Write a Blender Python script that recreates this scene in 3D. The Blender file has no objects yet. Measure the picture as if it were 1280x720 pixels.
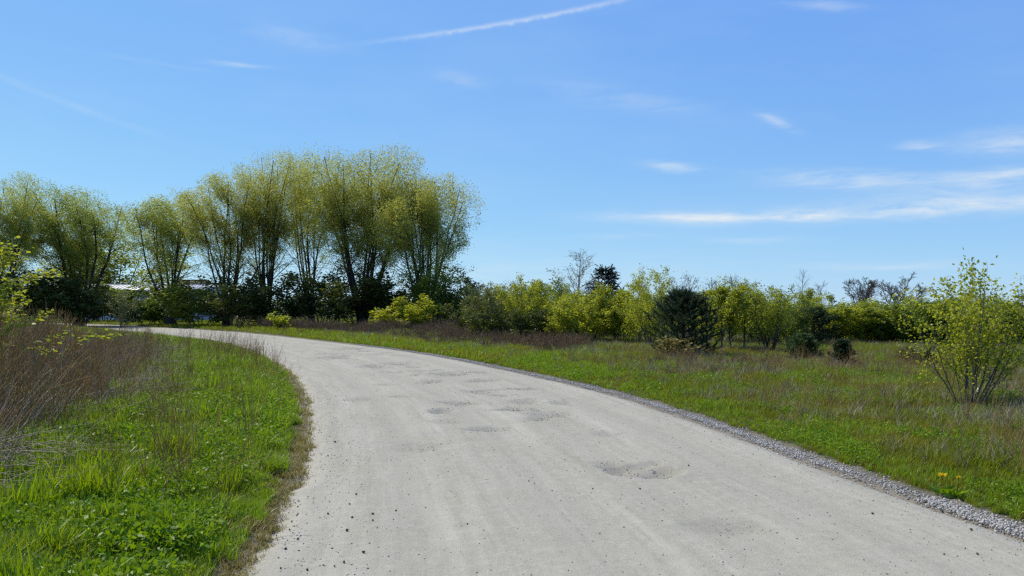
import bpy, math, random
import numpy as np
from mathutils import Vector

# ------------------------------------------------------------------ camera, sky, sun, exposure
SC = bpy.context.scene
COL = SC.collection
F, HORIZON, EYE = 1005.0, 385.0, 1.6          # focal length (px of a 1280 wide frame), horizon row, eye height

cam_data = bpy.data.cameras.new("camera")
cam = bpy.data.objects.new("camera", cam_data)
COL.objects.link(cam)
cam.location = (0, 0, EYE)
cam.rotation_euler = (math.radians(90), 0, 0)
cam_data.sensor_width = 36.0
cam_data.lens = 36.0 * F / 1280.0
cam_data.shift_y = (HORIZON - 360.0) / 1280.0
cam_data.clip_start = 0.05
cam_data.clip_end = 6000
SC.camera = cam

SUN_AZ, SUN_EL = math.radians(-54), math.radians(51)
world = bpy.data.worlds.new("World")
SC.world = world
world.use_nodes = True

sun_data = bpy.data.lights.new("sun", 'SUN')
sun_data.energy = 5.0
sun_data.angle = math.radians(0.53)
sun_data.color = (1.0, 0.925, 0.79)
sun = bpy.data.objects.new("sun", sun_data)
COL.objects.link(sun)
sdir = Vector((math.sin(SUN_AZ) * math.cos(SUN_EL), math.cos(SUN_AZ) * math.cos(SUN_EL), math.sin(SUN_EL)))
sun.rotation_euler = sdir.to_track_quat('Z', 'Y').to_euler()
sun.location = (0, 0, 60)

SC.view_settings.view_transform = 'Standard'
SC.view_settings.look = 'None'
SC.view_settings.exposure = 0.0
SC.view_settings.gamma = 1.0
SC.view_settings.use_curve_mapping = False
SC.render.engine = 'CYCLES'
SC.cycles.max_bounces = 4
SC.cycles.diffuse_bounces = 3
SC.cycles.glossy_bounces = 2
SC.cycles.transmission_bounces = 4
SC.cycles.transparent_max_bounces = 8
SC.cycles.use_denoising = False
SC.cycles.pixel_filter_type = 'BLACKMAN_HARRIS'
SC.cycles.filter_width = 1.35
SC.cycles.sample_clamp_indirect = 4.0

SKY_STRENGTH = 0.115


class NT:
    """small helper around a node tree"""
    def __init__(self, nt):
        self.nt = nt; self.n = nt.nodes; self.l = nt.links

    def node(self, t, **kw):
        nd = self.n.new(t)
        for k, v in kw.items():
            setattr(nd, k, v)
        return nd

    def put(self, sock, v):
        if isinstance(v, bpy.types.NodeSocket):
            self.l.new(v, sock)
        elif v is not None:
            sock.default_value = v

    def math(self, op, a, b=None, c=None, clamp=False):
        nd = self.node('ShaderNodeMath', operation=op, use_clamp=clamp)
        self.put(nd.inputs[0], a)
        if b is not None: self.put(nd.inputs[1], b)
        if c is not None: self.put(nd.inputs[2], c)
        return nd.outputs[0]

    def mix(self, f, a, b, blend='MIX'):
        nd = self.node('ShaderNodeMix', data_type='RGBA', blend_type=blend)
        self.put(nd.inputs[0], f)
        self.put(nd.inputs[6], a if not isinstance(a, tuple) else (*a, 1)[:4])
        self.put(nd.inputs[7], b if not isinstance(b, tuple) else (*b, 1)[:4])
        return nd.outputs[2]

    def noise(self, vec, scale, detail=4, rough=0.55, dist=0.0):
        nd = self.node('ShaderNodeTexNoise')
        if vec is not None: self.put(nd.inputs['Vector'], vec)
        nd.inputs['Scale'].default_value = scale
        nd.inputs['Detail'].default_value = detail
        nd.inputs['Roughness'].default_value = rough
        nd.inputs['Distortion'].default_value = dist
        return nd.outputs[0]

    def ramp(self, f, stops):
        nd = self.node('ShaderNodeValToRGB')
        el = nd.color_ramp.elements
        while len(el) < len(stops): el.new(0.5)
        for e, (p, c) in zip(el, stops):
            e.position = p
            e.color = (*c, 1) if isinstance(c, tuple) else (c, c, c, 1)
        self.put(nd.inputs[0], f)
        return nd.outputs[0]

    def comb(self, x, y, z):
        nd = self.node('ShaderNodeCombineXYZ')
        self.put(nd.inputs[0], x); self.put(nd.inputs[1], y); self.put(nd.inputs[2], z)
        return nd.outputs[0]


def build_sky():
    T = NT(world.node_tree)
    T.n.clear()
    sky = T.node('ShaderNodeTexSky', sky_type='NISHITA', sun_disc=False)
    sky.sun_elevation = SUN_EL
    sky.sun_rotation = SUN_AZ
    sky.air_density = 1.0; sky.dust_density = 0.0; sky.ozone_density = 3.0
    tc = T.node('ShaderNodeTexCoord')
    sep = T.node('ShaderNodeSeparateXYZ')
    T.l.new(tc.outputs['Generated'], sep.inputs[0])
    az = T.math('ARCTAN2', sep.outputs[0], sep.outputs[1])
    el = T.math('ARCSINE', sep.outputs[2])
    # ragged cirrus texture, stretched along the horizon
    uv = T.comb(T.math('MULTIPLY', az, 3.2), T.math('MULTIPLY', el, 16.0), 0.0)
    warp = T.noise(uv, 1.7, 5, 0.6)
    fib = T.noise(T.comb(T.math('MULTIPLY', az, 7.0), T.math('MULTIPLY_ADD', warp, 1.4, T.math('MULTIPLY', el, 42.0)), 3.1), 1.6, 6, 0.62)
    fibc = T.math('MULTIPLY_ADD', fib, 3.4, -1.2, clamp=True)
    # wisps (x, y, half length, half thickness in pixels, slope, strength)
    wisps = [(925, 271, 128, 7.0, 0.02, .95), (1180, 258, 112, 11, .0, .85), (1070, 226, 90, 10, .1, .62), (1265, 222, 60, 10, .0, .6),
             (1262, 176, 50, 11, .0, .55), (842, 209, 34, 5, .12, .5), (970, 153, 20, 5, .4, .5), (1150, 181, 22, 5, .08, .45),
             (575, 99, 30, 8, .1, .22), (297, 80, 38, 2.6, -.02, .3), (165, 74, 75, 2.0, .05, .17), (365, 46, 55, 10, .1, .18),
             (1032, 8, 46, 4, .15, .3), (785, 125, 85, 13, .2, .2), (640, 340, 260, 26, .0, .16), (950, 300, 60, 4, .02, .2),
             (90, 130, 90, 4, .3, .12), (1110, 333, 90, 5, .02, .28), (770, 296, 60, 4, -.02, .16),
             (-520, 210, 160, 12, .05, .6), (-900, 120, 180, 16, -.05, .5), (1900, 190, 190, 14, .03, .6), (2400, 90, 240, 18, .05, .5),
             (400, -420, 260, 16, .1, .35), (1250, -700, 300, 20, -.1, .35)]
    total = None
    wob = T.math('MULTIPLY_ADD', warp, 0.016, -0.008)
    for (px, py, hl, ht, sl, st) in wisps:
        a0 = math.atan((px - 640) / F)
        e0 = math.atan((HORIZON - py) / F * math.cos(a0))
        da = T.math('SUBTRACT', az, a0)
        de = T.math('ADD', T.math('MULTIPLY_ADD', da, sl, T.math('SUBTRACT', el, e0)), wob)
        qa = T.math('POWER', T.math('ABSOLUTE', T.math('MULTIPLY', da, F / hl)), 2.0)
        qe = T.math('POWER', T.math('ABSOLUTE', T.math('MULTIPLY', de, F / ht)), 2.0)
        g = T.math('MULTIPLY', T.math('EXPONENT', T.math('MULTIPLY', T.math('ADD', qa, qe), -1.0)), st)
        total = g if total is None else T.math('ADD', total, g)
    body = T.math('MULTIPLY', total, T.math('MULTIPLY_ADD', fibc, 1.15, 0.16))
    # old vapour trail: from (440,62) up to (800,0)
    a0 = math.atan((620 - 640) / F); e0 = math.atan((HORIZON - 31) / F)
    da = T.math('SUBTRACT', az, a0)
    fine = T.noise(T.comb(T.math('MULTIPLY', az, 60.0), T.math('MULTIPLY', el, 60.0), 7.7), 1.4, 5, 0.6)
    line = T.math('ADD', T.math('MULTIPLY_ADD', da, -0.155, T.math('SUBTRACT', el, e0)), T.math('MULTIPLY_ADD', fine, 0.006, -0.003))
    thin = T.math('EXPONENT', T.math('MULTIPLY', T.math('POWER', T.math('ABSOLUTE', T.math('MULTIPLY', line, F / 2.7)), 2.0), -1.0))
    span = T.math('EXPONENT', T.math('MULTIPLY', T.math('POWER', T.math('ABSOLUTE', T.math('MULTIPLY', T.math('SUBTRACT', da, 0.03), F / 165)), 4.0), -1.0))
    trail = T.math('MULTIPLY', T.math('MULTIPLY', thin, span), T.math('MULTIPLY_ADD', fine, 0.75, 0.02))
    # thin veil over the whole dome
    veil = T.math('MULTIPLY', T.math('MULTIPLY_ADD', T.noise(T.comb(T.math('MULTIPLY', az, 2.0), T.math('MULTIPLY', el, 7.0), 1.0), 1.5, 5, 0.6), 2.2, -1.0, clamp=True), 0.12)
    mask = T.math('MULTIPLY', T.math('ADD', T.math('ADD', body, trail), veil), 0.92, clamp=True)
    up = T.math('GREATER_THAN', sep.outputs[2], 0.0)
    mask = T.math('MULTIPLY', mask, up)
    # the photograph's soft response: the whole dome compressed evenly, channel by channel
    sp = T.node('ShaderNodeSeparateColor'); T.l.new(sky.outputs[0], sp.inputs[0])
    cc = T.node('ShaderNodeCombineColor')
    for i, (g, k) in enumerate([(0.66, 0.1275), (0.575, 0.220), (0.175, 0.665)]):
        T.put(cc.inputs[i], T.math('MULTIPLY', T.math('POWER', T.math('MAXIMUM', sp.outputs[i], 1e-4), g), k / SKY_STRENGTH))
    col = T.mix(mask, cc.outputs[0], (0.75 / SKY_STRENGTH, 0.83 / SKY_STRENGTH, 0.9 / SKY_STRENGTH))
    bg = T.node('ShaderNodeBackground')
    T.put(bg.inputs[0], col)
    bg.inputs[1].default_value = SKY_STRENGTH
    out = T.node('ShaderNodeOutputWorld')
    T.l.new(bg.outputs[0], out.inputs[0])


build_sky()

# ------------------------------------------------------------------ generic helpers
def rng_of(seed):
    return np.random.default_rng(seed)


def tag(o, label=None, cat=None, group=None, kind=None):
    if label: o["label"] = label
    if cat: o["category"] = cat
    if group: o["group"] = group
    if kind: o["kind"] = kind
    return o


def mesh_np(name, V, faces, mats, attrs=None, mat_idx=None, smooth=False):
    """faces: list of int arrays (n,3) / (n,4)"""
    me = bpy.data.meshes.new(name)
    V = np.ascontiguousarray(V, dtype=np.float32)
    faces = [np.asarray(f, dtype=np.int32) for f in faces if len(f)]
    me.vertices.add(len(V))
    me.vertices.foreach_set("co", V.ravel())
    nl = sum(f.size for f in faces); nf = sum(len(f) for f in faces)
    if nf:
        me.loops.add(nl); me.polygons.add(nf)
        me.loops.foreach_set("vertex_index", np.concatenate([f.ravel() for f in faces]))
        tot = np.concatenate([np.full(len(f), f.shape[1], np.int32) for f in faces])
        st = np.concatenate([[0], np.cumsum(tot)[:-1]]).astype(np.int32)
        me.polygons.foreach_set("loop_start", st)
        me.polygons.foreach_set("loop_total", tot)
        if mat_idx is not None:
            me.polygons.foreach_set("material_index", np.asarray(mat_idx, np.int32))
        if smooth:
            me.polygons.foreach_set("use_smooth", np.ones(nf, bool))
    for m in mats: me.materials.append(m)
    if attrs:
        for k, a in attrs.items():
            at = me.attributes.new(k, 'FLOAT', 'POINT')
            at.data.foreach_set("value", np.ascontiguousarray(a, dtype=np.float32))
    me.update(calc_edges=True)
    return me


def link(name, me, parent=None, loc=None):
    o = bpy.data.objects.new(name, me)
    COL.objects.link(o)
    if parent: o.parent = parent
    if loc is not None: o.location = loc
    return o


def empty(name, loc):
    o = bpy.data.objects.new(name, None)
    o.empty_display_size = 0.3
    COL.objects.link(o)
    o.location = loc
    return o


def hash2(ix, iy, s=0):
    h = (ix.astype(np.int64) * 374761393 + iy.astype(np.int64) * 668265263 + s * 974634777) & 0x7fffffff
    h = ((h ^ (h >> 13)) * 1274126177) & 0x7fffffff
    return ((h ^ (h >> 16)) & 0xffff) / 65535.0


def vnoise(x, y, s=0):
    ix = np.floor(x); iy = np.floor(y)
    fx = x - ix; fy = y - iy
    fx = fx * fx * (3 - 2 * fx); fy = fy * fy * (3 - 2 * fy)
    a = hash2(ix, iy, s); b = hash2(ix + 1, iy, s); c = hash2(ix, iy + 1, s); d = hash2(ix + 1, iy + 1, s)
    return (a * (1 - fx) + b * fx) * (1 - fy) + (c * (1 - fx) + d * fx) * fy


def fbm(x, y, s=0, o=3):
    v = 0; a = 0.5; t = 0
    for k in range(o):
        v = v + a * vnoise(x * 2 ** k, y * 2 ** k, s + k * 17); t += a; a *= 0.55
    return v / t


def sstep(a, b, x):
    t = np.clip((x - a) / (b - a), 0, 1)
    return t * t * (3 - 2 * t)


def gpt(px, py):
    Z = F * EYE / (py - HORIZON)
    return ((px - 640) / F * Z, Z)


# ------------------------------------------------------------------ the road's two edges
def catmull(P, n):
    P = np.array(P, float)
    P = np.vstack([2 * P[0] - P[1], P, 2 * P[-1] - P[-2]])
    out = []
    for i in range(1, len(P) - 2):
        t = np.linspace(0, 1, n, endpoint=False)[:, None]
        p0, p1, p2, p3 = P[i - 1], P[i], P[i + 1], P[i + 2]
        out.append(0.5 * (2 * p1 + (p2 - p0) * t + (2 * p0 - 5 * p1 + 4 * p2 - p3) * t ** 2 + (-p0 + 3 * p1 - 3 * p2 + p3) * t ** 3))
    out.append(P[-2][None])
    return np.vstack(out)


R_pts = [(4.9, -14), (4.3, -4), (4.0, 2)] + [gpt(*p) for p in [(1280, 672), (1040, 590), (880, 530), (760, 492), (640, 464), (520, 441), (400, 426), (300, 415.5), (200, 409.3), (95, 404.6)]] + [(-85, 112), (-150, 150)]
L_pts = [(-0.9, -14), (-1.2, -4), (-1.4, 2)] + [gpt(*p) for p in [(300, 720), (342, 640), (374, 580), (385, 520), (374, 485), (352, 458)]] + \
        [(-10.6, 31.0), (-15.8, 38.5), (-24.0, 50.0), (-37, 66.5), (-54, 83.0), (-86, 104.0), (-151, 142.0)]


def resample(C, n):
    d = np.concatenate([[0], np.cumsum(np.linalg.norm(np.diff(C, axis=0), axis=1))])
    s = np.linspace(0, d[-1], n)
    return np.stack([np.interp(s, d, C[:, k]) for k in range(2)], 1)


Rc = catmull(R_pts, 24); Lc = catmull(L_pts, 24)
RD = resample(Rc, 220); LD = resample(Lc, 220)
RT = np.gradient(RD, axis=0); LT = np.gradient(LD, axis=0)


def edge_dist(x, y):
    """signed distance outside the left edge and outside the right edge (positive = off the road)"""
    x = np.asarray(x, float).ravel(); y = np.asarray(y, float).ravel()
    res = []
    for D, sg in ((LD, 1), (RD, -1)):
        out = np.empty(len(x))
        D32 = D.astype(np.float32)
        for i in range(0, len(x), 20000):
            q = np.stack([x[i:i + 20000], y[i:i + 20000]], 1)
            q32 = q.astype(np.float32)
            d2 = (q32[:, :1] - D32[None, :, 0]) ** 2 + (q32[:, 1:] - D32[None, :, 1]) ** 2
            j = d2.argmin(1)
            best = np.full(len(q), 1e18); sign = np.ones(len(q))
            for k in (-1, 0):
                a = np.clip(j + k, 0, len(D) - 2)
                p0 = D[a]; sgm = D[a + 1] - p0
                t = np.clip(((q - p0) * sgm).sum(1) / (sgm ** 2).sum(1), 0, 1)
                v = q - (p0 + sgm * t[:, None])
                dd = (v ** 2).sum(1)
                cr = sgm[:, 0] * v[:, 1] - sgm[:, 1] * v[:, 0]
                m = dd < best
                best[m] = dd[m]; sign[m] = np.sign(cr[m])
            out[i:i + 20000] = np.sqrt(best) * sign * sg
        res.append(out)
    return res[0], res[1]


def gz_from(x, y, dl, dr):
    n = (fbm(x * 0.5, y * 0.5, 3) - 0.5) * 0.16 + (fbm(x * 0.08, y * 0.08, 9) - 0.5) * 0.25
    off = np.maximum(dl, dr)
    amp = sstep(0.2, 2.5, off)
    z = n * amp + 0.17 * sstep(0.0, 1.6, dl) + 0.05 * sstep(0.2, 1.5, dr) * np.where(dl > 0, 0, 1)
    z = np.where(off < 0, -0.14 * sstep(0.0, 0.35, -off), z)
    return z


def gz(x, y):
    x = np.atleast_1d(np.asarray(x, float)); y = np.atleast_1d(np.asarray(y, float))
    dl, dr = edge_dist(x, y)
    return gz_from(x, y, dl, dr)


# ------------------------------------------------------------------ materials
def new_mat(name):
    m = bpy.data.materials.new(name)
    m.use_nodes = True
    T = NT(m.node_tree)
    T.n.clear()
    return m, T


def finish(T, surf):
    out = T.node('ShaderNodeOutputMaterial')
    T.l.new(surf, out.inputs['Surface'])


def leaf_mat(name, c0, c1, trans=0.42, tcol=None, rough=0.45, spec=0.3, patch=0.0, pc=None, ps=0.5):
    m, T = new_mat(name)
    at = T.node('ShaderNodeAttribute', attribute_name="tint")
    oi = T.node('ShaderNodeObjectInfo')
    f = T.math('MULTIPLY_ADD', oi.outputs['Random'], 0.45, T.math('MULTIPLY', at.outputs['Fac'], 0.6), clamp=True)
    col = T.mix(f, c0, c1)
    if patch:
        geo = T.node('ShaderNodeNewGeometry')
        nz = T.noise(geo.outputs['Position'], ps, 3)
        col = T.mix(T.math('MULTIPLY', T.math('MULTIPLY_ADD', nz, 5.0, -2.0, clamp=True), patch), col, pc)
    p = T.node('ShaderNodeBsdfPrincipled')
    T.put(p.inputs['Base Color'], col)
    p.inputs['Roughness'].default_value = rough
    p.inputs['Specular IOR Level'].default_value = spec
    tr = T.node('ShaderNodeBsdfTranslucent')
    tc = T.mix(1.0, col, tcol or (1.25, 1.2, 0.6), 'MULTIPLY')
    T.put(tr.inputs[0], tc)
    mx = T.node('ShaderNodeMixShader')
    mx.inputs[0].default_value = trans
    T.l.new(p.outputs[0], mx.inputs[1]); T.l.new(tr.outputs[0], mx.inputs[2])
    finish(T, mx.outputs[0])
    return m


def plain_mat(name, c0, c1, scale=8.0, rough=0.85, bump=0.0, spec=0.3, rand=0.0):
    m, T = new_mat(name)
    tc = T.node('ShaderNodeTexCoord')
    nz = T.noise(tc.outputs['Object'], scale, 5, 0.6)
    f = T.math('MULTIPLY_ADD', nz, 1.8, -0.4, clamp=True)
    if rand:
        oi = T.node('ShaderNodeObjectInfo')
        f = T.math('ADD', T.math('MULTIPLY', f, 1 - rand), T.math('MULTIPLY', oi.outputs['Random'], rand))
    col = T.mix(f, c0, c1)
    p = T.node('ShaderNodeBsdfPrincipled')
    T.put(p.inputs['Base Color'], col)
    p.inputs['Roughness'].default_value = rough
    p.inputs['Specular IOR Level'].default_value = spec
    if bump:
        b = T.node('ShaderNodeBump')
        b.inputs['Strength'].default_value = bump
        b.inputs['Distance'].default_value = 0.02
        T.put(b.inputs['Height'], nz)
        T.l.new(b.outputs[0], p.inputs['Normal'])
    finish(T, p.outputs[0])
    return m


M = {}
M['willow'] = leaf_mat('willow_leaf', (0.30, 0.33, 0.07), (0.50, 0.50, 0.13), 0.54)
M['willow_green'] = leaf_mat('willow_leaf_green', (0.25, 0.31, 0.06), (0.44, 0.47, 0.12), 0.54)
M['yellow'] = leaf_mat('yellow_green_leaf', (0.23, 0.285, 0.022), (0.42, 0.44, 0.045), 0.58)
M['spring'] = leaf_mat('spring_leaf', (0.21, 0.262, 0.025), (0.38, 0.405, 0.05), 0.58)
M['green'] = leaf_mat('green_leaf', (0.10, 0.155, 0.018), (0.20, 0.255, 0.034), 0.52)
M['dark'] = leaf_mat('dark_leaf', (0.06, 0.085, 0.02), (0.135, 0.155, 0.038), 0.46)
M['grey'] = leaf_mat('grey_green_leaf', (0.10, 0.13, 0.05), (0.2, 0.22, 0.1), 0.4)
M['pine'] = leaf_mat('pine_needle', (0.022, 0.046, 0.022), (0.055, 0.09, 0.036), 0.25, (1.1, 1.1, 0.8), 0.5)
M['pine_light'] = leaf_mat('young_pine_needle', (0.045, 0.085, 0.03), (0.10, 0.16, 0.045), 0.3, (1.1, 1.1, 0.8), 0.5)
M['spruce'] = leaf_mat('spruce_needle', (0.010, 0.022, 0.014), (0.024, 0.044, 0.026), 0.1, (1.1, 1.1, 0.8), 0.5)
M['bark'] = plain_mat('bark', (0.028, 0.022, 0.017), (0.075, 0.06, 0.045), 14, 0.9, 0.5)
M['bark_grey'] = plain_mat('grey_bark', (0.07, 0.06, 0.05), (0.16, 0.14, 0.12), 14, 0.9, 0.4)
M['bark_birch'] = plain_mat('birch_bark', (0.16, 0.15, 0.13), (0.5, 0.48, 0.44), 9, 0.8, 0.2)
M['grass'] = leaf_mat('grass_blade', (0.10, 0.215, 0.007), (0.28, 0.42, 0.016), 0.5, (1.3, 1.2, 0.35), 0.4, 0.4, 0.4, (0.19, 0.21, 0.012), 0.9)
M['herb'] = leaf_mat('broad_herb_leaf', (0.09, 0.19, 0.010), (0.23, 0.36, 0.02), 0.46, (1.3, 1.2, 0.35), 0.46, 0.2)
M['meadow'] = leaf_mat('meadow_grass_blade', (0.11, 0.16, 0.008), (0.29, 0.32, 0.018), 0.46, (1.2, 1.2, 0.55), 0.5, 0.25, 0.6, (0.24, 0.19, 0.035), 0.5)
M['edge'] = leaf_mat('yellowed_grass_blade', (0.2, 0.18, 0.035), (0.34, 0.27, 0.09), 0.4, (1.1, 1.1, 0.8), 0.5, 0.3)
M['straw'] = plain_mat('straw', (0.17, 0.135, 0.085), (0.38, 0.32, 0.22), 5, 0.7, 0, 0.4, 0.6)
M['weed'] = plain_mat('dry_weed', (0.17, 0.092, 0.026), (0.40, 0.245, 0.082), 5, 0.85, 0, 0.25, 0.6)
M['weed_dark'] = plain_mat('dark_dry_weed', (0.10, 0.062, 0.028), (0.24, 0.158, 0.08), 5, 0.85, 0, 0.25, 0.6)
M['stone'] = plain_mat('gravel_stone', (0.24, 0.224, 0.188), (0.52, 0.492, 0.43), 30, 0.85, 0, 0.3, 0.7)
M['chip'] = plain_mat('loose_grit', (0.06, 0.056, 0.048), (0.36, 0.34, 0.29), 30, 0.85, 0, 0.3, 0.9)
M['pebble'] = plain_mat('dark_pebble', (0.05, 0.047, 0.042), (0.12, 0.112, 0.1), 40, 0.8, 0.3, 0.3, 0.4)


def ground_mat():
    m, T = new_mat('meadow_soil')
    geo = T.node('ShaderNodeNewGeometry')
    pos = geo.outputs['Position']
    a = T.noise(pos, 0.35, 5, 0.6); b = T.noise(pos, 3.5, 5, 0.65); c = T.noise(pos, 40, 3, 0.6)
    green = T.mix(b, (0.022, 0.032, 0.008), (0.05, 0.055, 0.014))
    brown = T.mix(c, (0.03, 0.023, 0.014), (0.085, 0.064, 0.04))
    col = T.mix(T.math('MULTIPLY_ADD', a, 3.0, -1.0, clamp=True), brown, green)
    e = T.node('ShaderNodeAttribute', attribute_name="verge")
    dirt = T.mix(c, (0.12, 0.10, 0.07), (0.3, 0.27, 0.21))
    col = T.mix(e.outputs['Fac'], col, dirt)
    p = T.node('ShaderNodeBsdfPrincipled')
    T.put(p.inputs['Base Color'], col)
    p.inputs['Roughness'].default_value = 0.95
    p.inputs['Specular IOR Level'].default_value = 0.1
    bm_ = T.node('ShaderNodeBump'); bm_.inputs['Strength'].default_value = 0.8; bm_.inputs['Distance'].default_value = 0.05
    T.put(bm_.inputs['Height'], b); T.l.new(bm_.outputs[0], p.inputs['Normal'])
    finish(T, p.outputs[0])
    return m


def road_mat():
    m, T = new_mat('packed_limestone_road')
    A = lambda n: T.node('ShaderNodeAttribute', attribute_name=n).outputs['Fac']
    u, v, pot = A('across'), A('along'), A('pot')
    geo = T.node('ShaderNodeNewGeometry'); pos = geo.outputs['Position']
    streak = T.noise(T.comb(T.math('MULTIPLY', u, 2.6), T.math('MULTIPLY', v, 0.16), 0), 1.6, 5, 0.62)
    streak2 = T.noise(T.comb(T.math('MULTIPLY', u, 9.0), T.math('MULTIPLY', v, 0.35), 4), 1.8, 4, 0.6)
    patch = T.noise(pos, 0.7, 5, 0.62)
    mid = T.noise(pos, 9.0, 5, 0.68)
    fine = T.noise(pos, 130.0, 3, 0.7)
    col = T.mix(T.math('MULTIPLY_ADD', streak, 2.4, -0.7, clamp=True), (0.321, 0.301, 0.229), (0.435, 0.412, 0.322))
    col = T.mix(T.math('MULTIPLY', T.math('MULTIPLY_ADD', streak2, 3.0, -1.4, clamp=True), 0.6), col, (0.281, 0.260, 0.195))
    col = T.mix(T.math('MULTIPLY', T.math('MULTIPLY_ADD', patch, 4.0, -2.1, clamp=True), 0.6), col, (0.308, 0.272, 0.187))
    col = T.mix(T.math('MULTIPLY', T.math('MULTIPLY_ADD', mid, 4.0, -1.9, clamp=True), 0.5), col, (0.478, 0.458, 0.361))
    # packed wheel lines
    trk = None
    for c_, w_ in ((1.15, 0.22), (2.35, 0.30), (3.35, 0.24), (4.55, 0.30)):
        wander = T.math('MULTIPLY_ADD', T.noise(T.comb(c_, T.math('MULTIPLY', v, 0.12), 9), 1.0, 2), 0.9, -0.45)
        g_ = T.math('EXPONENT', T.math('MULTIPLY', T.math('POWER', T.math('ABSOLUTE', T.math('DIVIDE', T.math('ADD', T.math('SUBTRACT', u, c_), wander), w_)), 2.0), -1.0))
        trk = g_ if trk is None else T.math('ADD', trk, g_)
    trk = T.math('MULTIPLY', T.math('MULTIPLY', trk, T.math('MULTIPLY_ADD', streak, 2.2, -0.6, clamp=True)), 0.55, clamp=True)
    col = T.mix(trk, col, (0.297, 0.273, 0.214))
    # grit: pale and dark grains
    vo = T.node('ShaderNodeTexVoronoi'); vo.inputs['Scale'].default_value = 75.0
    T.l.new(pos, vo.inputs['Vector'])
    cellv = T.node('ShaderNodeSeparateColor'); T.l.new(vo.outputs['Color'], cellv.inputs[0])
    core = T.math('LESS_THAN', vo.outputs['Distance'], 0.38)
    dens = T.math('MULTIPLY_ADD', T.noise(pos, 1.3, 4, 0.6), 0.30, 0.80)
    darkm = T.math('MULTIPLY', core, T.math('GREATER_THAN', cellv.outputs[0], dens))
    palem = T.math('MULTIPLY', core, T.math('LESS_THAN', cellv.outputs[1], 0.07))
    col = T.mix(T.math('MULTIPLY', darkm, 0.55), col, (0.177, 0.170, 0.138))
    col = T.mix(T.math('MULTIPLY', palem, 0.5), col, (0.574, 0.555, 0.447))
    col = T.mix(T.math('MULTIPLY', T.math('MULTIPLY_ADD', fine, 2.0, -0.6, clamp=True), 0.3), col, (0.281, 0.264, 0.204))
    # worn-out hollows show the darker stone underneath
    potm = T.math('MULTIPLY', pot, T.math('MULTIPLY_ADD', mid, 3.0, -0.7, clamp=True), clamp=True)
    col = T.mix(T.math('MULTIPLY', potm, 0.4), col, (0.212, 0.201, 0.158))
    p = T.node('ShaderNodeBsdfPrincipled')
    T.put(p.inputs['Base Color'], col)
    p.inputs['Roughness'].default_value = 0.92
    p.inputs['Specular IOR Level'].default_value = 0.15
    h = T.math('ADD', T.math('MULTIPLY', fine, 0.25), T.math('ADD', T.math('MULTIPLY', mid, 0.9), T.math('MULTIPLY', core, 0.12)))
    b = T.node('ShaderNodeBump'); b.inputs['Strength'].default_value = 0.8; b.inputs['Distance'].default_value = 0.016
    T.put(b.inputs['Height'], h); T.l.new(b.outputs[0], p.inputs['Normal'])
    finish(T, p.outputs[0])
    return m


# ------------------------------------------------------------------ ground sheet and road
def axis(lo, hi, c0, c1, step, grow):
    a = list(np.arange(c0, c1, step))
    s = step; x = c1
    while x < hi:
        a.append(x); s *= grow; x += s
    a.append(hi)
    s = step * grow; x = c0 - s
    while x > lo:
        a.insert(0, x); s *= grow; x -= s
    a.insert(0, lo)
    return np.array(a)


def build_ground():
    xs = axis(-3000, 3000, -30, 24, 0.28, 1.12)
    ys = axis(-800, 4000, -3, 46, 0.28, 1.10)
    X, Y = np.meshgrid(xs, ys)
    x = X.ravel(); y = Y.ravel()
    dl, dr = edge_dist(x, y)
    z = gz_from(x, y, dl, dr)
    off = np.maximum(dl, dr)
    verge = np.clip(1 - sstep(0.05, 0.55, off + (fbm(x * 3, y * 3, 5) - 0.5) * 0.5), 0, 1)
    nx, ny = len(xs), len(ys)
    idx = np.arange(nx * ny).reshape(ny, nx)
    q = np.stack([idx[:-1, :-1], idx[:-1, 1:], idx[1:, 1:], idx[1:, :-1]], -1).reshape(-1, 4)
    me = mesh_np("ground", np.stack([x, y, z], 1), [q], [ground_mat()], {'verge': verge}, smooth=True)
    tag(link("ground", me), kind="structure")


POTS = []   # (x, y, half length across view, half length along, depth)
for (px, py, wpx, hpx, dep) in [(800, 590, 50, 11, .045), (765, 584, 25, 8, .03), (830, 592, 22, 7, .03), (551, 516, 20, 5, .05), (612, 538, 32, 3.5, .03), (600, 491, 26, 3.5, .035),
                                (655, 502, 26, 4, .03), (645, 512, 20, 4, .02), (690, 520, 34, 5, .02), (565, 468, 30, 3, .03), (500, 455, 26, 2.5, .03), (470, 458, 22, 2.5, .03),
                                (420, 447, 28, 2.5, .03), (540, 478, 20, 3, .02), (700, 505, 18, 3, .025), (610, 476, 24, 2.5, .025), (760, 545, 30, 5, .015), (450, 500, 20, 4, .012),
                                (520, 560, 40, 8, .008), (900, 660, 60, 12, .008), (440, 436, 24, 2, .03)]:
    X_, Z_ = gpt(px, py)
    z2 = F * EYE / (py + hpx - HORIZON); z1 = F * EYE / (py - hpx - HORIZON)
    POTS.append((X_, Z_, wpx / F * Z_, (z1 - z2) / 2, dep))

_r = random.Random(5)
for _ in range(70):
    y_ = _r.uniform(11, 34)
    j_ = int(np.argmin(np.abs(LD[:, 1] - y_))); w_ = _r.uniform(0.3, 0.85)
    jr = int(np.argmin(np.linalg.norm(RD - LD[j_], axis=1)))
    c_ = LD[j_] * (1 - w_) + RD[jr] * w_
    POTS.append((c_[0], c_[1], _r.uniform(0.12, 0.5), _r.uniform(0.12, 0.45), _r.uniform(0.012, 0.03)))


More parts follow.
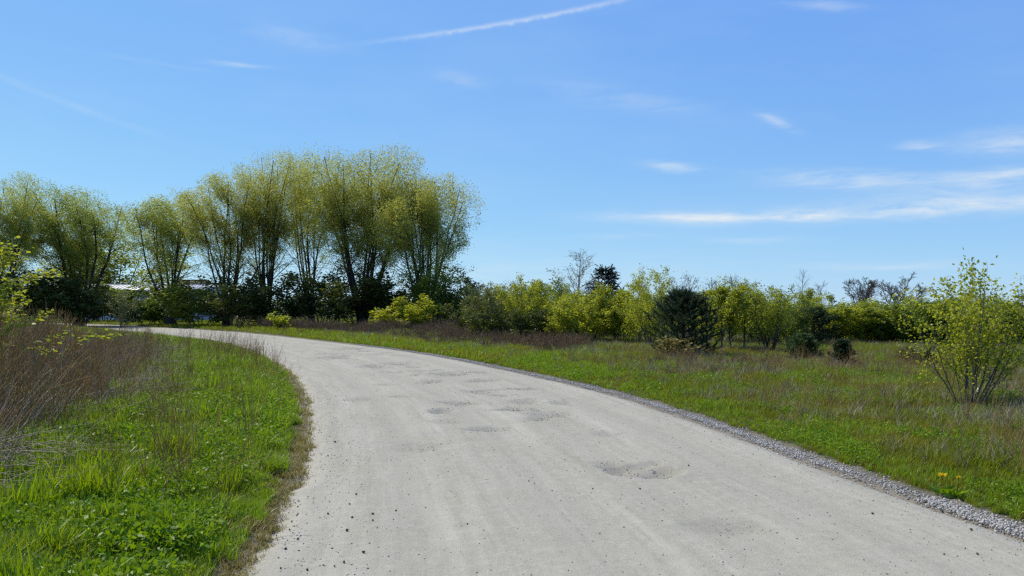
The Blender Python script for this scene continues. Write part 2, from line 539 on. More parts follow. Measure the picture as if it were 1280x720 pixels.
def pot_depth(x, y):
    d = np.zeros_like(x); m = np.zeros_like(x)
    wob = (fbm(x * 4, y * 4, 41) - 0.5) * 1.1
    for (cx, cy, a, b, dep) in POTS:
        r = np.sqrt(((x - cx) / a) ** 2 + ((y - cy) / b) ** 2) + wob
        k = 1 - sstep(0.45, 1.0, r)
        rim = np.exp(-((r - 1.05) / 0.25) ** 2) * 0.18
        d = d - dep * k + dep * rim
        m = np.maximum(m, 1 - sstep(0.3, 1.15, r))
    return d, m


def road_height(x, y, u):
    h = (fbm(x * 0.7, y * 0.7, 21) - 0.5) * 0.035 + (fbm(x * 5, y * 5, 27) - 0.5) * 0.012
    for c in (0.22, 0.45, 0.62, 0.83):
        h = h - 0.012 * np.exp(-((u - c) / 0.05) ** 2)
    d, m = pot_depth(x, y)
    edge = np.minimum(u, 1 - u)
    return h + d + 0.02 - 0.06 * (1 - sstep(-0.02, 0.05, edge)), m


def build_road():
    Lr = resample(Lc, 4000); Rr = resample(Rc, 4000)
    # spacing: fine near the camera, coarse far off
    s = [0.0]; total = 1.0
    mid = (Lr + Rr) / 2
    arc = np.concatenate([[0], np.cumsum(np.linalg.norm(np.diff(mid, axis=0), axis=1))])
    pos = 0.0
    st = [0.0]
    while pos < arc[-1]:
        j = min(np.searchsorted(arc, pos), len(arc) - 1)
        yy = mid[j, 1]
        dy = 0.055 if 2 < yy < 16 else (0.10 if 0 < yy < 30 else 0.35)
        pos += dy
        st.append(min(pos, arc[-1]))
    t = np.interp(st, arc, np.linspace(0, 1, 4000))
    ii = t * 3999
    L = np.stack([np.interp(ii, np.arange(4000), Lr[:, k]) for k in range(2)], 1)
    R = np.stack([np.interp(ii, np.arange(4000), Rr[:, k]) for k in range(2)], 1)
    nu = 96
    u = np.linspace(-0.035, 1.035, nu)
    P = L[:, None] * (1 - u)[None, :, None] + R[:, None] * u[None, :, None]
    # ragged margins
    wl = (fbm(np.array(st) * 1.4, np.zeros(len(st)), 61) - 0.5) * 0.5
    side = np.clip(1 - u / 0.15, 0, 1)
    P[:, :, 0] -= wl[:, None] * side[None] * 0.6
    x = P[..., 0].ravel(); y = P[..., 1].ravel()
    U = np.broadcast_to(u, (len(st), nu)).ravel()
    z, m = road_height(x, y, U)
    al = np.repeat(np.array(st), nu)
    idx = np.arange(len(x)).reshape(len(st), nu)
    q = np.stack([idx[:-1, :-1], idx[:-1, 1:], idx[1:, 1:], idx[1:, :-1]], -1).reshape(-1, 4)
    me = mesh_np("road", np.stack([x, y, z], 1), [q], [road_mat()], {'across': U * 5.5, 'along': al, 'pot': m}, smooth=True)
    tag(link("road", me), kind="structure")


build_ground()
build_road()

# ------------------------------------------------------------------ branching machinery (all vectorised)
def norm(v):
    return v / np.maximum(np.linalg.norm(v, axis=-1, keepdims=True), 1e-9)


def curves(rng, start, d, length, k, lift=0.0, wob=0.1, droop=0.0):
    n = len(start)
    C = np.empty((n, k, 3)); C[:, 0] = start
    d = norm(d); p = start.copy()
    st = (length / (k - 1))[:, None]
    for i in range(1, k):
        d = d + rng.normal(0, wob, (n, 3))
        d[:, 2] += lift - droop * (i / k)
        d = norm(d)
        p = p + d * st
        C[:, i] = p
    return C


def at_t(C, idx, t):
    k = C.shape[1]
    f = np.clip(t, 0, 0.9999) * (k - 1)
    i = f.astype(int); w = (f - i)[:, None]
    a = C[idx, i]; b = C[idx, i + 1]
    return a * (1 - w) + b * w, norm(b - a)


def grow(rng, C, R, n, t0, t1, L, ang, k, lift=0.0, wob=0.1, droop=0.0, rr=0.5, spread=0.25, up_bias=0.0, shrink=0.5):
    """n children per parent curve"""
    B = len(C)
    idx = np.repeat(np.arange(B), n)
    t = t0 + (t1 - t0) * ((np.tile(np.arange(n), B) + rng.random(B * n)) / n)
    p, tan = at_t(C, idx, t)
    r = norm(rng.normal(0, 1, (B * n, 3)))
    perp = norm(r - (r * tan).sum(1, keepdims=True) * tan)
    a = ang * (1 + rng.normal(0, spread, B * n))[:, None]
    d = np.cos(a) * tan + np.sin(a) * perp
    d[:, 2] += up_bias
    ln = L * (1 - shrink * (t - t0) / (t1 - t0 + 1e-6)) * rng.uniform(0.6, 1.25, B * n)
    CC = curves(rng, p, d, ln, k, lift, wob, droop)
    k0 = R.shape[1]
    fr = np.clip(t, 0, 0.9999) * (k0 - 1); fi = fr.astype(int); fw_ = fr - fi
    rad = (R[idx, fi] * (1 - fw_) + R[idx, fi + 1] * fw_) * rr
    RR = rad[:, None] * np.linspace(1, 0.3, k)[None]
    return CC, RR


def tubes(C, R, n=4):
    """(verts, quads) for a batch of curves"""
    B, k, _ = C.shape
    tan = np.gradient(C, axis=1); tan = norm(tan)
    ref = np.where(np.abs(tan[..., 2:3]) > 0.9, np.array([1.0, 0, 0]), np.array([0, 0, 1.0]))
    u = norm(np.cross(tan, ref)); v = np.cross(tan, u)
    a = np.linspace(0, 2 * np.pi, n, endpoint=False)
    V = C[:, :, None] + R[:, :, None, None] * (np.cos(a)[None, None, :, None] * u[:, :, None] + np.sin(a)[None, None, :, None] * v[:, :, None])
    base = (np.arange(B) * k * n)[:, None, None] + (np.arange(k - 1) * n)[None, :, None]
    j = np.arange(n)[None, None]; j2 = (j + 1) % n
    q = np.stack([base + j, base + j2, base + n + j2, base + n + j], -1).reshape(-1, 4)
    return V.reshape(-1, 3), q


def join(parts):
    Vs, Qs, o = [], [], 0
    for V, q in parts:
        Vs.append(V); Qs.append(q + o); o += len(V)
    return np.vstack(Vs), np.vstack(Qs)


def scatter(rng, C, n, t0, t1, jit, power=1.0):
    B = len(C)
    idx = rng.integers(0, B, n)
    t = t0 + (t1 - t0) * rng.random(n) ** power
    p, tan = at_t(C, idx, t)
    return p + rng.normal(0, jit, (n, 3)), tan


def leaves(rng, P, tan, size, aspect=0.5, follow=0.6, droop=0.3, fold=0.25, tint=None):
    n = len(P)
    d = norm(tan * follow + rng.normal(0, 0.7, (n, 3)) + np.array([0, 0, -droop]))
    nrm = rng.normal(0, 1, (n, 3)); nrm[:, 2] += 0.7
    s = norm(np.cross(d, nrm)); nn = np.cross(s, d)
    L = (size * rng.uniform(0.6, 1.35, n))[:, None]; W = L * aspect * 0.5
    V = np.stack([P, P + d * L * 0.45 + s * W + nn * W * fold, P + d * L, P + d * L * 0.45 - s * W + nn * W * fold], 1).reshape(-1, 3)
    q = np.arange(n * 4).reshape(-1, 4)
    tn = rng.random(n) if tint is None else tint
    return V, q, np.repeat(tn, 4)


def fit(V_all, ref, H, W, D=None, pz=99.7):
    """scale about the base so that the foliage in ref reaches height H and width W"""
    sz = H / np.percentile(ref[:, 2], pz)
    cx = (np.percentile(ref[:, 0], 1.5) + np.percentile(ref[:, 0], 98.5)) / 2
    sx = W / (np.percentile(ref[:, 0], 98.5) - np.percentile(ref[:, 0], 1.5))
    sy = (D or W) / (np.percentile(ref[:, 1], 98.5) - np.percentile(ref[:, 1], 1.5))
    out = []
    for V in V_all:
        V = V.copy()
        V[:, 0] -= cx * np.clip(V[:, 2] / (0.5 * H / sz), 0, 1)
        V *= np.array([sx, sy, sz])
        out.append(V)
    return out


def place(px, Z):
    X = (px - 640) / F * Z
    return (X, Z, float(gz(X, Z)[0]) - 0.03)


def height_for(ytop, Z, base):
    return EYE + (HORIZON - ytop) / F * Z - base


def tree_object(name, loc, label, cat, group, stem_parts, bark, crown, leafmat, stem_name='trunk', crown_name='crown'):
    root = empty(name, loc)
    tag(root, label, cat, group)
    for V, q in stem_parts:
        link(stem_name, mesh_np(stem_name, V, [q], [bark], smooth=True), root)
    if crown is not None:
        V, q, tn = crown
        link(crown_name, mesh_np(crown_name, V, [q], [leafmat], {'tint': tn}), root)
    return root


def willow(px, Z, ytop, wpx, label, seed, nst=9, nleaf=26000, mat='willow', trunk_h=0.1, lean=0.0, spreadang=0.42, dens_low=0.25):
    rng = rng_of(seed)
    loc = place(px, Z)
    H = height_for(ytop, Z, loc[2]); W = wpx / F * Z
    a = rng.permutation(np.arange(nst)) * 2 * np.pi / nst + rng.normal(0, 0.25, nst)
    rr = np.sqrt(rng.uniform(0.05, 1, nst))
    tilt = rr * spreadang * 0.85 * W / H
    base = np.stack([np.cos(a) * 0.25 * rr, np.sin(a) * 0.25 * rr, np.full(nst, trunk_h * H * rng.uniform(0.1, 0.9, nst))], 1)
    d = np.stack([np.cos(a) * np.sin(tilt) + lean, np.sin(a) * np.sin(tilt), np.cos(tilt)], 1)
    ln = H * (1.0 - 0.15 * rr ** 2) * rng.uniform(0.9, 1.0, nst)
    S = curves(rng, base, d, ln, 11, lift=0.02, wob=0.05)
    SR = (0.10 * rng.uniform(0.65, 1.15, nst))[:, None] * np.linspace(1, 0.22, 11)[None]
    B1, R1 = grow(rng, S, SR, 13, 0.2, 0.9, 0.24 * H, 0.75, 6, lift=0.12, wob=0.12, droop=0.22, rr=0.42, shrink=0.35)
    B2, R2 = grow(rng, B1, R1, 5, 0.15, 1.0, 0.085 * H, 0.85, 4, lift=0.04, wob=0.16, droop=0.3, rr=0.45)
    # leaves: rounded heads at the ends of the limbs, thinner foliage on the side branches below
    nleaf = int(nleaf * 3.5)
    n1 = int(nleaf * 0.52)
    heads = []
    for t_, q_ in ((0.46, 0.06), (0.60, 0.085), (0.76, 0.105), (0.88, 0.11), (0.97, 0.09)):
        c_, _ = at_t(S, np.arange(nst), np.full(nst, t_))
        c_ = c_ + rng.normal(0, 0.035 * H, (nst, 3)) * np.array([1, 1, 0.5])
        heads.append(np.concatenate([c_, np.full((nst, 1), q_ * H) * rng.uniform(0.7, 1.3, (nst, 1))], 1))
    heads = np.vstack(heads)
    n0 = int(n1 * 3.4)
    w_ = heads[:, 3] ** 3
    hi = rng.choice(len(heads), n0, p=w_ / w_.sum())
    dv = norm(rng.normal(0, 1, (n0, 3)))
    lump = 0.72 + 0.5 * vnoise(dv[:, 0] * 2.2 + hi * 3.1, dv[:, 2] * 2.2 + dv[:, 1] * 1.3 + hi * 1.7, seed)
    Pa = heads[hi, :3] + dv * (heads[hi, 3] * lump * rng.random(n0) ** 0.36)[:, None] + rng.normal(0, 0.13, (n0, 3))
    cnt = np.zeros(n0)
    for hx in heads:
        cnt += ((Pa - hx[:3]) ** 2).sum(1) < hx[3] ** 2
    ok = rng.random(n0) < 1.0 / np.maximum(cnt, 1) ** 0.9
    Pa = Pa[ok]; Ta = norm(dv[ok] + np.array([0, 0, -0.5]))
    Pb, Tb = scatter(rng, B2, int((nleaf - n1) * 1.5), 0.0, 1.0, 0.14)
    Pc, Tc = scatter(rng, B1, int((nleaf - n1) * 0.8), 0.2, 1.0, 0.2)
    P = np.vstack([Pa, Pb, Pc]); Tn = np.vstack([Ta, Tb, Tc])
    rel = P[:, 2] / H
    rad = np.hypot(P[:, 0], P[:, 1]) / (W / 2)
    clump = 0.6 * vnoise(P[:, 0] * 1.5 + 50, P[:, 2] * 1.5 + P[:, 1] * 1.1 + 50, seed) + 0.4 * vnoise(P[:, 0] * 3.2 + 50, P[:, 2] * 3.2 + P[:, 1] * 2.5 + 50, seed + 1)
    keep = (dens_low + (1 - dens_low) * sstep(0.36, 0.7, rel + 0.2 * np.clip(rad - 0.6, 0, 1) + 0.08)) * (0.10 + 0.90 * sstep(0.40, 0.58, clump))
    big = vnoise(P[:, 0] * 0.62 + 20, P[:, 2] * 0.62 + P[:, 1] * 0.4 + 30, seed + 5)
    keep *= 0.30 + 0.70 * sstep(0.30, 0.48, big)
    keep[len(Pa):] *= 1 - 0.75 * sstep(0.72, 0.9, rel[len(Pa):])
    k = rng.random(len(P)) < keep
    P, Tn = P[k], Tn[k]
    perm = rng.permutation(len(P))[:nleaf]
    P, Tn = P[perm], Tn[perm]
    n_ = len(P)
    d_ = norm(Tn * 0.5 + rng.normal(0, 0.7, (n_, 3)) + np.array([0, 0, -0.5]))
    nn_ = rng.normal(0, 1, (n_, 3)); nn_[:, 2] += 0.7
    s_ = norm(np.cross(d_, nn_))
    L_ = (0.115 * rng.uniform(0.6, 1.3, n_))[:, None]
    LV = np.stack([P - s_ * L_ * 0.23, P + s_ * L_ * 0.23, P + d_ * L_], 1).reshape(-1, 3)
    LQ = np.arange(n_ * 3).reshape(-1, 3)
    LT_ = np.repeat(0.25 + 0.5 * rng.random(n_), 3)
    # trunk: short thick bole
    tk = 5
    T_ = np.zeros((1, tk, 3)); T_[0, :, 2] = np.linspace(-0.2, trunk_h * H + 0.3, tk)
    TR = np.linspace(0.42, 0.26, tk)[None]
    parts = [tubes(T_, TR, 9)]
    for i in range(nst):
        sel = slice(i * 13, (i + 1) * 13)
        sel2 = slice(i * 65, (i + 1) * 65)
        parts.append(join([tubes(S[i:i + 1], SR[i:i + 1], 6), tubes(B1[sel], R1[sel], 4), tubes(B2[sel2], R2[sel2], 3)]))
    Vs = fit([LV] + [p[0] for p in parts], P, H, W * 0.95, None, 99.5)
    root = empty('willow_tree', loc)
    tag(root, label, 'tree', 'willows along the far road bend')
    link('trunk', mesh_np('trunk', Vs[1], [parts[0][1]], [M['bark']], smooth=True), root)
    for V, (_, q) in zip(Vs[2:], parts[1:]):
        link('limb', mesh_np('limb', V, [q], [M['bark']], smooth=True), root)
    link('crown', mesh_np('crown', Vs[0], [LQ], [M[mat]], {'tint': LT_}), root)
    return root


def shrub(px, Z, ytop, wpx, mat, label, seed, nst=9, nleaf=5000, ls=0.075, cat='bush', name='bush', group='bushes beyond the meadow', bark='bark_grey', low=0.12, tilt=0.45, bare_top=0.0,
          stem_r=0.012, depth=None, each_stem=False, aspect=0.55, nb=9, lift=0.05, crownname='crown', widen=1.2, full=1.5):
    rng = rng_of(seed)
    loc = place(px, Z)
    H = height_for(ytop, Z, loc[2]); W = wpx / F * Z * widen
    if group == 'bushes under the willows': full = 1.0
    elif full > 1.2: full, ls = 1.75, ls * 0.8
    if group == 'bushes beyond the meadow': H *= 1.1
    elif group == 'bushes of the right hand hedge': H *= 1.06
    nleaf = int(nleaf * full)
    a = np.arange(nst) * 2 * np.pi / nst + rng.normal(0, 0.35, nst)
    rr = np.sqrt(rng.uniform(0.02, 1, nst))
    base = np.stack([np.cos(a) * 0.05 * W * rr, np.sin(a) * 0.05 * W * rr, np.full(nst, -0.05)], 1)
    d = np.stack([np.cos(a) * np.sin(tilt * rr), np.sin(a) * np.sin(tilt * rr), np.cos(tilt * rr)], 1)
    ln = H * (1.05 - 0.3 * rr ** 2) * rng.uniform(0.75, 1.05, nst)
    S = curves(rng, base, d, ln, 8, lift=lift, wob=0.07)
    SR = (stem_r * H * 0.5 * rng.uniform(0.7, 1.2, nst))[:, None] * np.linspace(1, 0.2, 8)[None]
    B1, R1 = grow(rng, S, SR, nb, max(0.1, low), 0.97, 0.32 * H, 0.6, 5, lift=0.10, wob=0.12, rr=0.5)
    B2, R2 = grow(rng, B1, R1, 4, 0.15, 1.0, 0.12 * H, 0.7, 3, lift=0.05, wob=0.12, rr=0.55)
    n1 = int(nleaf * 0.72)
    Pa, Ta = scatter(rng, B2, int(n1 * 1.7), 0.0, 1.0, 0.02 * H)
    Pb, Tb = scatter(rng, B1, int((nleaf - n1) * 1.7), 0.15, 1.0, 0.02 * H)
    Pc, Tc = scatter(rng, S, int(nleaf * 0.1), max(low, 0.3), 1.0, 0.015 * H)
    P = np.vstack([Pa, Pb, Pc]); Tn = np.vstack([Ta, Tb, Tc])
    rel = P[:, 2] / H
    sc = 3.2 / H
    clump = vnoise(P[:, 0] * sc + 90, P[:, 2] * sc + P[:, 1] * sc * 0.6 + 70, seed)
    keep = sstep(low * 0.6, low + 0.12, rel) * (0.4 + 0.6 * sstep(0.25, 0.5, clump))
    if bare_top:
        keep = keep * (1 - 0.94 * sstep(1 - bare_top - 0.15, 1 - bare_top + 0.1, rel))
    k = (rng.random(len(P)) < keep) & (P[:, 2] > 0.02)
    P, Tn = P[k][:nleaf], Tn[k][:nleaf]
    LV, LQ, LT_ = leaves(rng, P, Tn, ls, aspect, 0.5, 0.1)
    parts = []
    for i in range(nst):
        s1 = slice(i * nb, (i + 1) * nb); s2 = slice(i * nb * 4, (i + 1) * nb * 4)
        parts.append(join([tubes(S[i:i + 1], SR[i:i + 1], 5), tubes(B1[s1], R1[s1], 3), tubes(B2[s2], np.maximum(R2[s2], 0.0015), 3)]))
    ref = P if not bare_top else np.vstack([C.reshape(-1, 3) for C in (S, B1, B2)])
    Vs = fit([LV] + [p[0] for p in parts], ref, H, W, depth, 99.7 if bare_top or each_stem else 97.0)
    root = empty(name, loc)
    tag(root, label, cat, group)
    if each_stem:
        for V, (_, q) in zip(Vs[1:], parts):
            link('stem', mesh_np('stem', V, [q], [M[bark]], smooth=True), root)
    else:
        V, q = join([(v, p[1]) for v, p in zip(Vs[1:], parts)])
        link('trunk', mesh_np('trunk', V, [q], [M[bark]], smooth=True), root)
    link(crownname, mesh_np(crownname, Vs[0], [LQ], [M[mat]], {'tint': LT_}), root)
    return root


def sapling(px, Z, ytop, wpx, mat, label, seed, nleaf=1500, ls=0.07, bark='bark_birch', low=0.25, name='birch_tree', cat='tree', group='young birches', trunk_r=0.012, lean=(0, 0), nb=26, ang=0.6, lift=0.06, twig=5, bare=False, min_r=0.002):
    """single leader with fine ascending branches"""
    rng = rng_of(seed)
    loc = place(px, Z)
    H = height_for(ytop, Z, loc[2]); W = wpx / F * Z
    S = curves(rng, np.array([[0, 0, -0.05]]), np.array([[lean[0], lean[1], 1.0]]), np.array([H * 1.02]), 12, lift=0.03, wob=0.03)
    SR = (trunk_r * H) * np.linspace(1, 0.12, 12)[None]
    B1, R1 = grow(rng, S, SR, nb, low, 0.98, 0.36 * H, ang, 6, lift=lift, wob=0.09, rr=0.45, shrink=0.72)
    B2, R2 = grow(rng, B1, R1, twig, 0.15, 1.0, 0.13 * H, 0.6, 4, lift=0.05, wob=0.12, rr=0.55)
    lists = [tubes(B1, np.maximum(R1, min_r), 4), tubes(B2, np.maximum(R2, min_r * 0.8), 3)]
    allc = [B1, B2]
    if bare:
        B3, R3 = grow(rng, B2, R2, 4, 0.1, 1.0, 0.07 * H, 0.6, 3, lift=0.05, wob=0.12, rr=0.6)
        lists.append(tubes(B3, np.maximum(R3, min_r * 0.7), 3)); allc.append(B3)
    crown = None
    ref = np.vstack([c.reshape(-1, 3) for c in allc] + [S.reshape(-1, 3)])
    trunk = tubes(S, SR, 7)
    br = join(lists)
    if nleaf:
        Pa, Ta = scatter(rng, B2, int(nleaf * 0.75), 0.0, 1.0, 0.012 * H)
        Pb, Tb = scatter(rng, B1, nleaf - int(nleaf * 0.75), 0.2, 1.0, 0.012 * H)
        P = np.vstack([Pa, Pb]); Tn = np.vstack([Ta, Tb])
        LV, LQ, LT_ = leaves(rng, P, Tn, ls, 0.65, 0.4, 0.25)
        Vs = fit([trunk[0], br[0], LV], ref, H, W)
        crown = (Vs[2], LQ, LT_)
    else:
        Vs = fit([trunk[0], br[0]], ref, H, W)
    root = empty(name, loc)
    tag(root, label, cat, group)
    link('trunk', mesh_np('trunk', Vs[0], [trunk[1]], [M[bark]], smooth=True), root)
    link('branch_crown' if not nleaf else 'branch', mesh_np('branch', Vs[1], [br[1]], [M[bark]], smooth=True), root)
    if crown:
        link('crown', mesh_np('crown', crown[0], [crown[1]], [M[mat]], {'tint': crown[2]}), root)
    return root


def bare_tree(px, Z, ytop, wpx, label, seed, group, bark='bark_grey', fork=0.3):
    rng = rng_of(seed)
    loc = place(px, Z)
    H = height_for(ytop, Z, loc[2]); W = wpx / F * Z
    T_ = curves(rng, np.array([[0, 0, -0.1]]), np.array([[0.02, 0, 1.0]]), np.array([H * fork * 1.1]), 6, 0.02, 0.03)
    TR = np.linspace(0.02, 0.014, 6)[None] * H
    n = 7
    a = np.arange(n) * 2 * np.pi / n + rng.normal(0, .3, n); tl = rng.uniform(0.15, 0.85, n)
    S = curves(rng, np.repeat(T_[:, -2], n, 0), np.stack([np.cos(a) * np.sin(tl), np.sin(a) * np.sin(tl), np.cos(tl)], 1), H * (1 - fork) * rng.uniform(.75, 1, n), 8, 0.06, 0.09)
    SR = (0.009 * H) * np.linspace(1, .25, 8)[None].repeat(n, 0)
    B1, R1 = grow(rng, S, SR, 9, 0.2, 1, 0.26 * H, 0.65, 6, 0.05, 0.12, rr=0.6)
    B2, R2 = grow(rng, B1, R1, 6, 0.2, 1, 0.12 * H, 0.6, 4, 0.04, 0.12, rr=0.6)
    B3, R3 = grow(rng, B2, R2, 4, 0.1, 1, 0.06 * H, 0.5, 3, 0.03, 0.12, rr=0.6)
    mr = 0.00020 * Z
    tr = tubes(T_, TR, 8)
    br = join([tubes(S, SR, 5), tubes(B1, np.maximum(R1, mr), 4), tubes(B2, np.maximum(R2, mr * .8), 3), tubes(B3, np.maximum(R3, mr * .6), 3)])
    ref = np.vstack([c.reshape(-1, 3) for c in (S, B1, B2, B3)])
    Vs = fit([tr[0], br[0]], ref, H, W)
    root = empty('bare_tree', loc)
    tag(root, label, 'tree', group)
    link('trunk', mesh_np('trunk', Vs[0], [tr[1]], [M[bark]], smooth=True), root)
    link('crown', mesh_np('crown', Vs[1], [br[1]], [M[bark]], smooth=True), root)
    return root


def needles(rng, C, per, t0, L, w, spreadv=0.75):
    """needle blades standing out along shoots"""
    n = len(C) * per
    idx = np.repeat(np.arange(len(C)), per)
    t = t0 + (1 - t0) * rng.random(n)
    p, tan = at_t(C, idx, t)
    d = norm(tan + rng.normal(0, spreadv, (n, 3)))
    s = norm(np.cross(d, rng.normal(0, 1, (n, 3))))
    ln = (L * rng.uniform(0.6, 1.2, n))[:, None]
    V = np.stack([p - s * w, p + s * w, p + d * ln], 1).reshape(-1, 3)
    return V, np.arange(n * 3).reshape(-1, 3), np.repeat(rng.random(n), 3)


def pine(px, Z, ytop, wpx, label, seed, mat='pine', nwh=9, per=34, nl=0.075, nw=0.006, group='young pines in the meadow', spiky=0.9):
    rng = rng_of(seed)
    loc = place(px, Z)
    H = height_for(ytop, Z, loc[2]); W = wpx / F * Z
    S = curves(rng, np.array([[0, 0, -0.05]]), np.array([[0, 0, 1.0]]), np.array([H]), 10, 0.05, 0.02)
    SR = (0.022 * H) * np.linspace(1, .2, 10)[None]
    starts, dirs, lens = [], [], []
    for w in range(nwh):
        t = 0.06 + 0.86 * w / (nwh - 1)
        nb = rng.integers(8, 12)
        prof = (W / 2) * (0.8 + 0.5 * t if t < 0.4 else 1 - 0.8 * ((t - 0.4) / 0.6) ** 1.4)
        for k in range(nb):
            a = 2 * np.pi * (k + rng.random() * 0.7) / nb
            el = rng.uniform(0.2, 0.55) + 0.45 * t
            starts.append(at_t(S, np.array([0]), np.array([min(t + rng.normal(0, .012), .98)]))[0][0])
            dirs.append((math.cos(a) * math.cos(el), math.sin(a) * math.cos(el), math.sin(el)))
            lens.append(prof * rng.uniform(0.75, 1.12))
    B1 = curves(rng, np.array(starts), np.array(dirs), np.array(lens), 6, lift=0.09, wob=0.06)
    R1 = (0.006 * H) * np.linspace(1, .35, 6)[None].repeat(len(B1), 0)
    B2, R2 = grow(rng, B1, R1, 8, 0.2, 0.97, 0.2 * W, 0.65, 4, lift=0.16, wob=0.08, rr=0.6, up_bias=0.3)
    lead = curves(rng, S[:, -1], np.array([[0, 0, 1.0]]), np.array([0.1 * H]), 4, .1, .02)
    N = [needles(rng, B2, per, 0.1, nl, nw, 0.55), needles(rng, B1, per, 0.35, nl, nw, 0.6), needles(rng, lead, 80, 0, nl, nw, 0.6), needles(rng, S, 120, .8, nl, nw, 0.7)]
    V = np.vstack([x[0] for x in N]); o = np.cumsum([0] + [len(x[0]) for x in N[:-1]])
    tri = np.vstack([x[1] + k for x, k in zip(N, o)]); tn = np.concatenate([x[2] for x in N])
    br = join([tubes(B1, R1, 4), tubes(B2, R2, 3), tubes(lead, np.full((1, 4), .004 * H), 4)])
    tr = tubes(S, SR, 8)
    Vs = fit([tr[0], br[0], V], V, H, W)
    root = empty('pine_tree', loc)
    tag(root, label, 'tree', group)
    link('trunk', mesh_np('trunk', Vs[0], [tr[1]], [M['bark']], smooth=True), root)
    link('branch', mesh_np('branch', Vs[1], [br[1]], [M['bark']], smooth=True), root)
    link('crown', mesh_np('crown', Vs[2], [tri], [M[mat]], {'tint': tn}), root)
    return root


def spruce(px, Z, ytop, wpx, label, seed):
    rng = rng_of(seed)
    loc = place(px, Z)
    H = height_for(ytop, Z, loc[2]); W = wpx / F * Z
    S = curves(rng, np.array([[0, 0, -0.05]]), np.array([[0.0, 0, 1.0]]), np.array([H]), 10, 0.05, 0.015)
    SR = (0.016 * H) * np.linspace(1, .12, 10)[None]
    starts, dirs, lens = [], [], []
    for w in range(15):
        t = 0.14 + 0.80 * w / 14
        nb = 7
        prof = (W / 2) * (1 - t) ** 0.75 * 1.35
        for k in range(nb):
            a = 2 * np.pi * (k + rng.random() * 0.8) / nb
            starts.append(at_t(S, np.array([0]), np.array([t]))[0][0])
            dirs.append((math.cos(a), math.sin(a), rng.uniform(-0.1, 0.25)))
            lens.append(prof * rng.uniform(0.55, 1.2))
    B1 = curves(rng, np.array(starts), np.array(dirs), np.array(lens), 6, lift=0.05, wob=0.05)
    R1 = (0.004 * H) * np.linspace(1, .35, 6)[None].repeat(len(B1), 0)
    B2, R2 = grow(rng, B1, R1, 7, 0.15, 0.97, 0.2 * W, 0.8, 4, lift=-0.06, wob=0.06, rr=0.6)
    N = [needles(rng, B2, 44, 0.0, 0.07, 0.013, 0.7), needles(rng, B1, 50, 0.1, 0.07, 0.013, 0.7), needles(rng, S, 300, .75, .06, .006, .8)]
    V = np.vstack([x[0] for x in N]); o = np.cumsum([0] + [len(x[0]) for x in N[:-1]])
    tri = np.vstack([x[1] + k for x, k in zip(N, o)]); tn = np.concatenate([x[2] for x in N])
    br = join([tubes(B1, R1, 4), tubes(B2, R2, 3)]); tr = tubes(S, SR, 8)
    Vs = fit([tr[0], br[0], V], V, H, W)
    root = empty('spruce_tree', loc)
    tag(root, label, 'tree')
    link('trunk', mesh_np('trunk', Vs[0], [tr[1]], [M['bark']], smooth=True), root)
    link('branch', mesh_np('branch', Vs[1], [br[1]], [M['bark']], smooth=True), root)
    link('crown', mesh_np('crown', Vs[2], [tri], [M['spruce']], {'tint': tn}), root)
    return root


# ------------------------------------------------------------------ buildings far behind the willows
def box_mesh(name, lo, hi, mat):
    x0, y0, z0 = lo; x1, y1, z1 = hi
    V = [(x0, y0, z0), (x1, y0, z0), (x1, y1, z0), (x0, y1, z0), (x0, y0, z1), (x1, y0, z1), (x1, y1, z1), (x0, y1, z1)]
    q = [(0, 3, 2, 1), (4, 5, 6, 7), (0, 1, 5, 4), (1, 2, 6, 5), (2, 3, 7, 6), (3, 0, 4, 7)]
    return mesh_np(name, np.array(V), [np.array(q)], [mat])


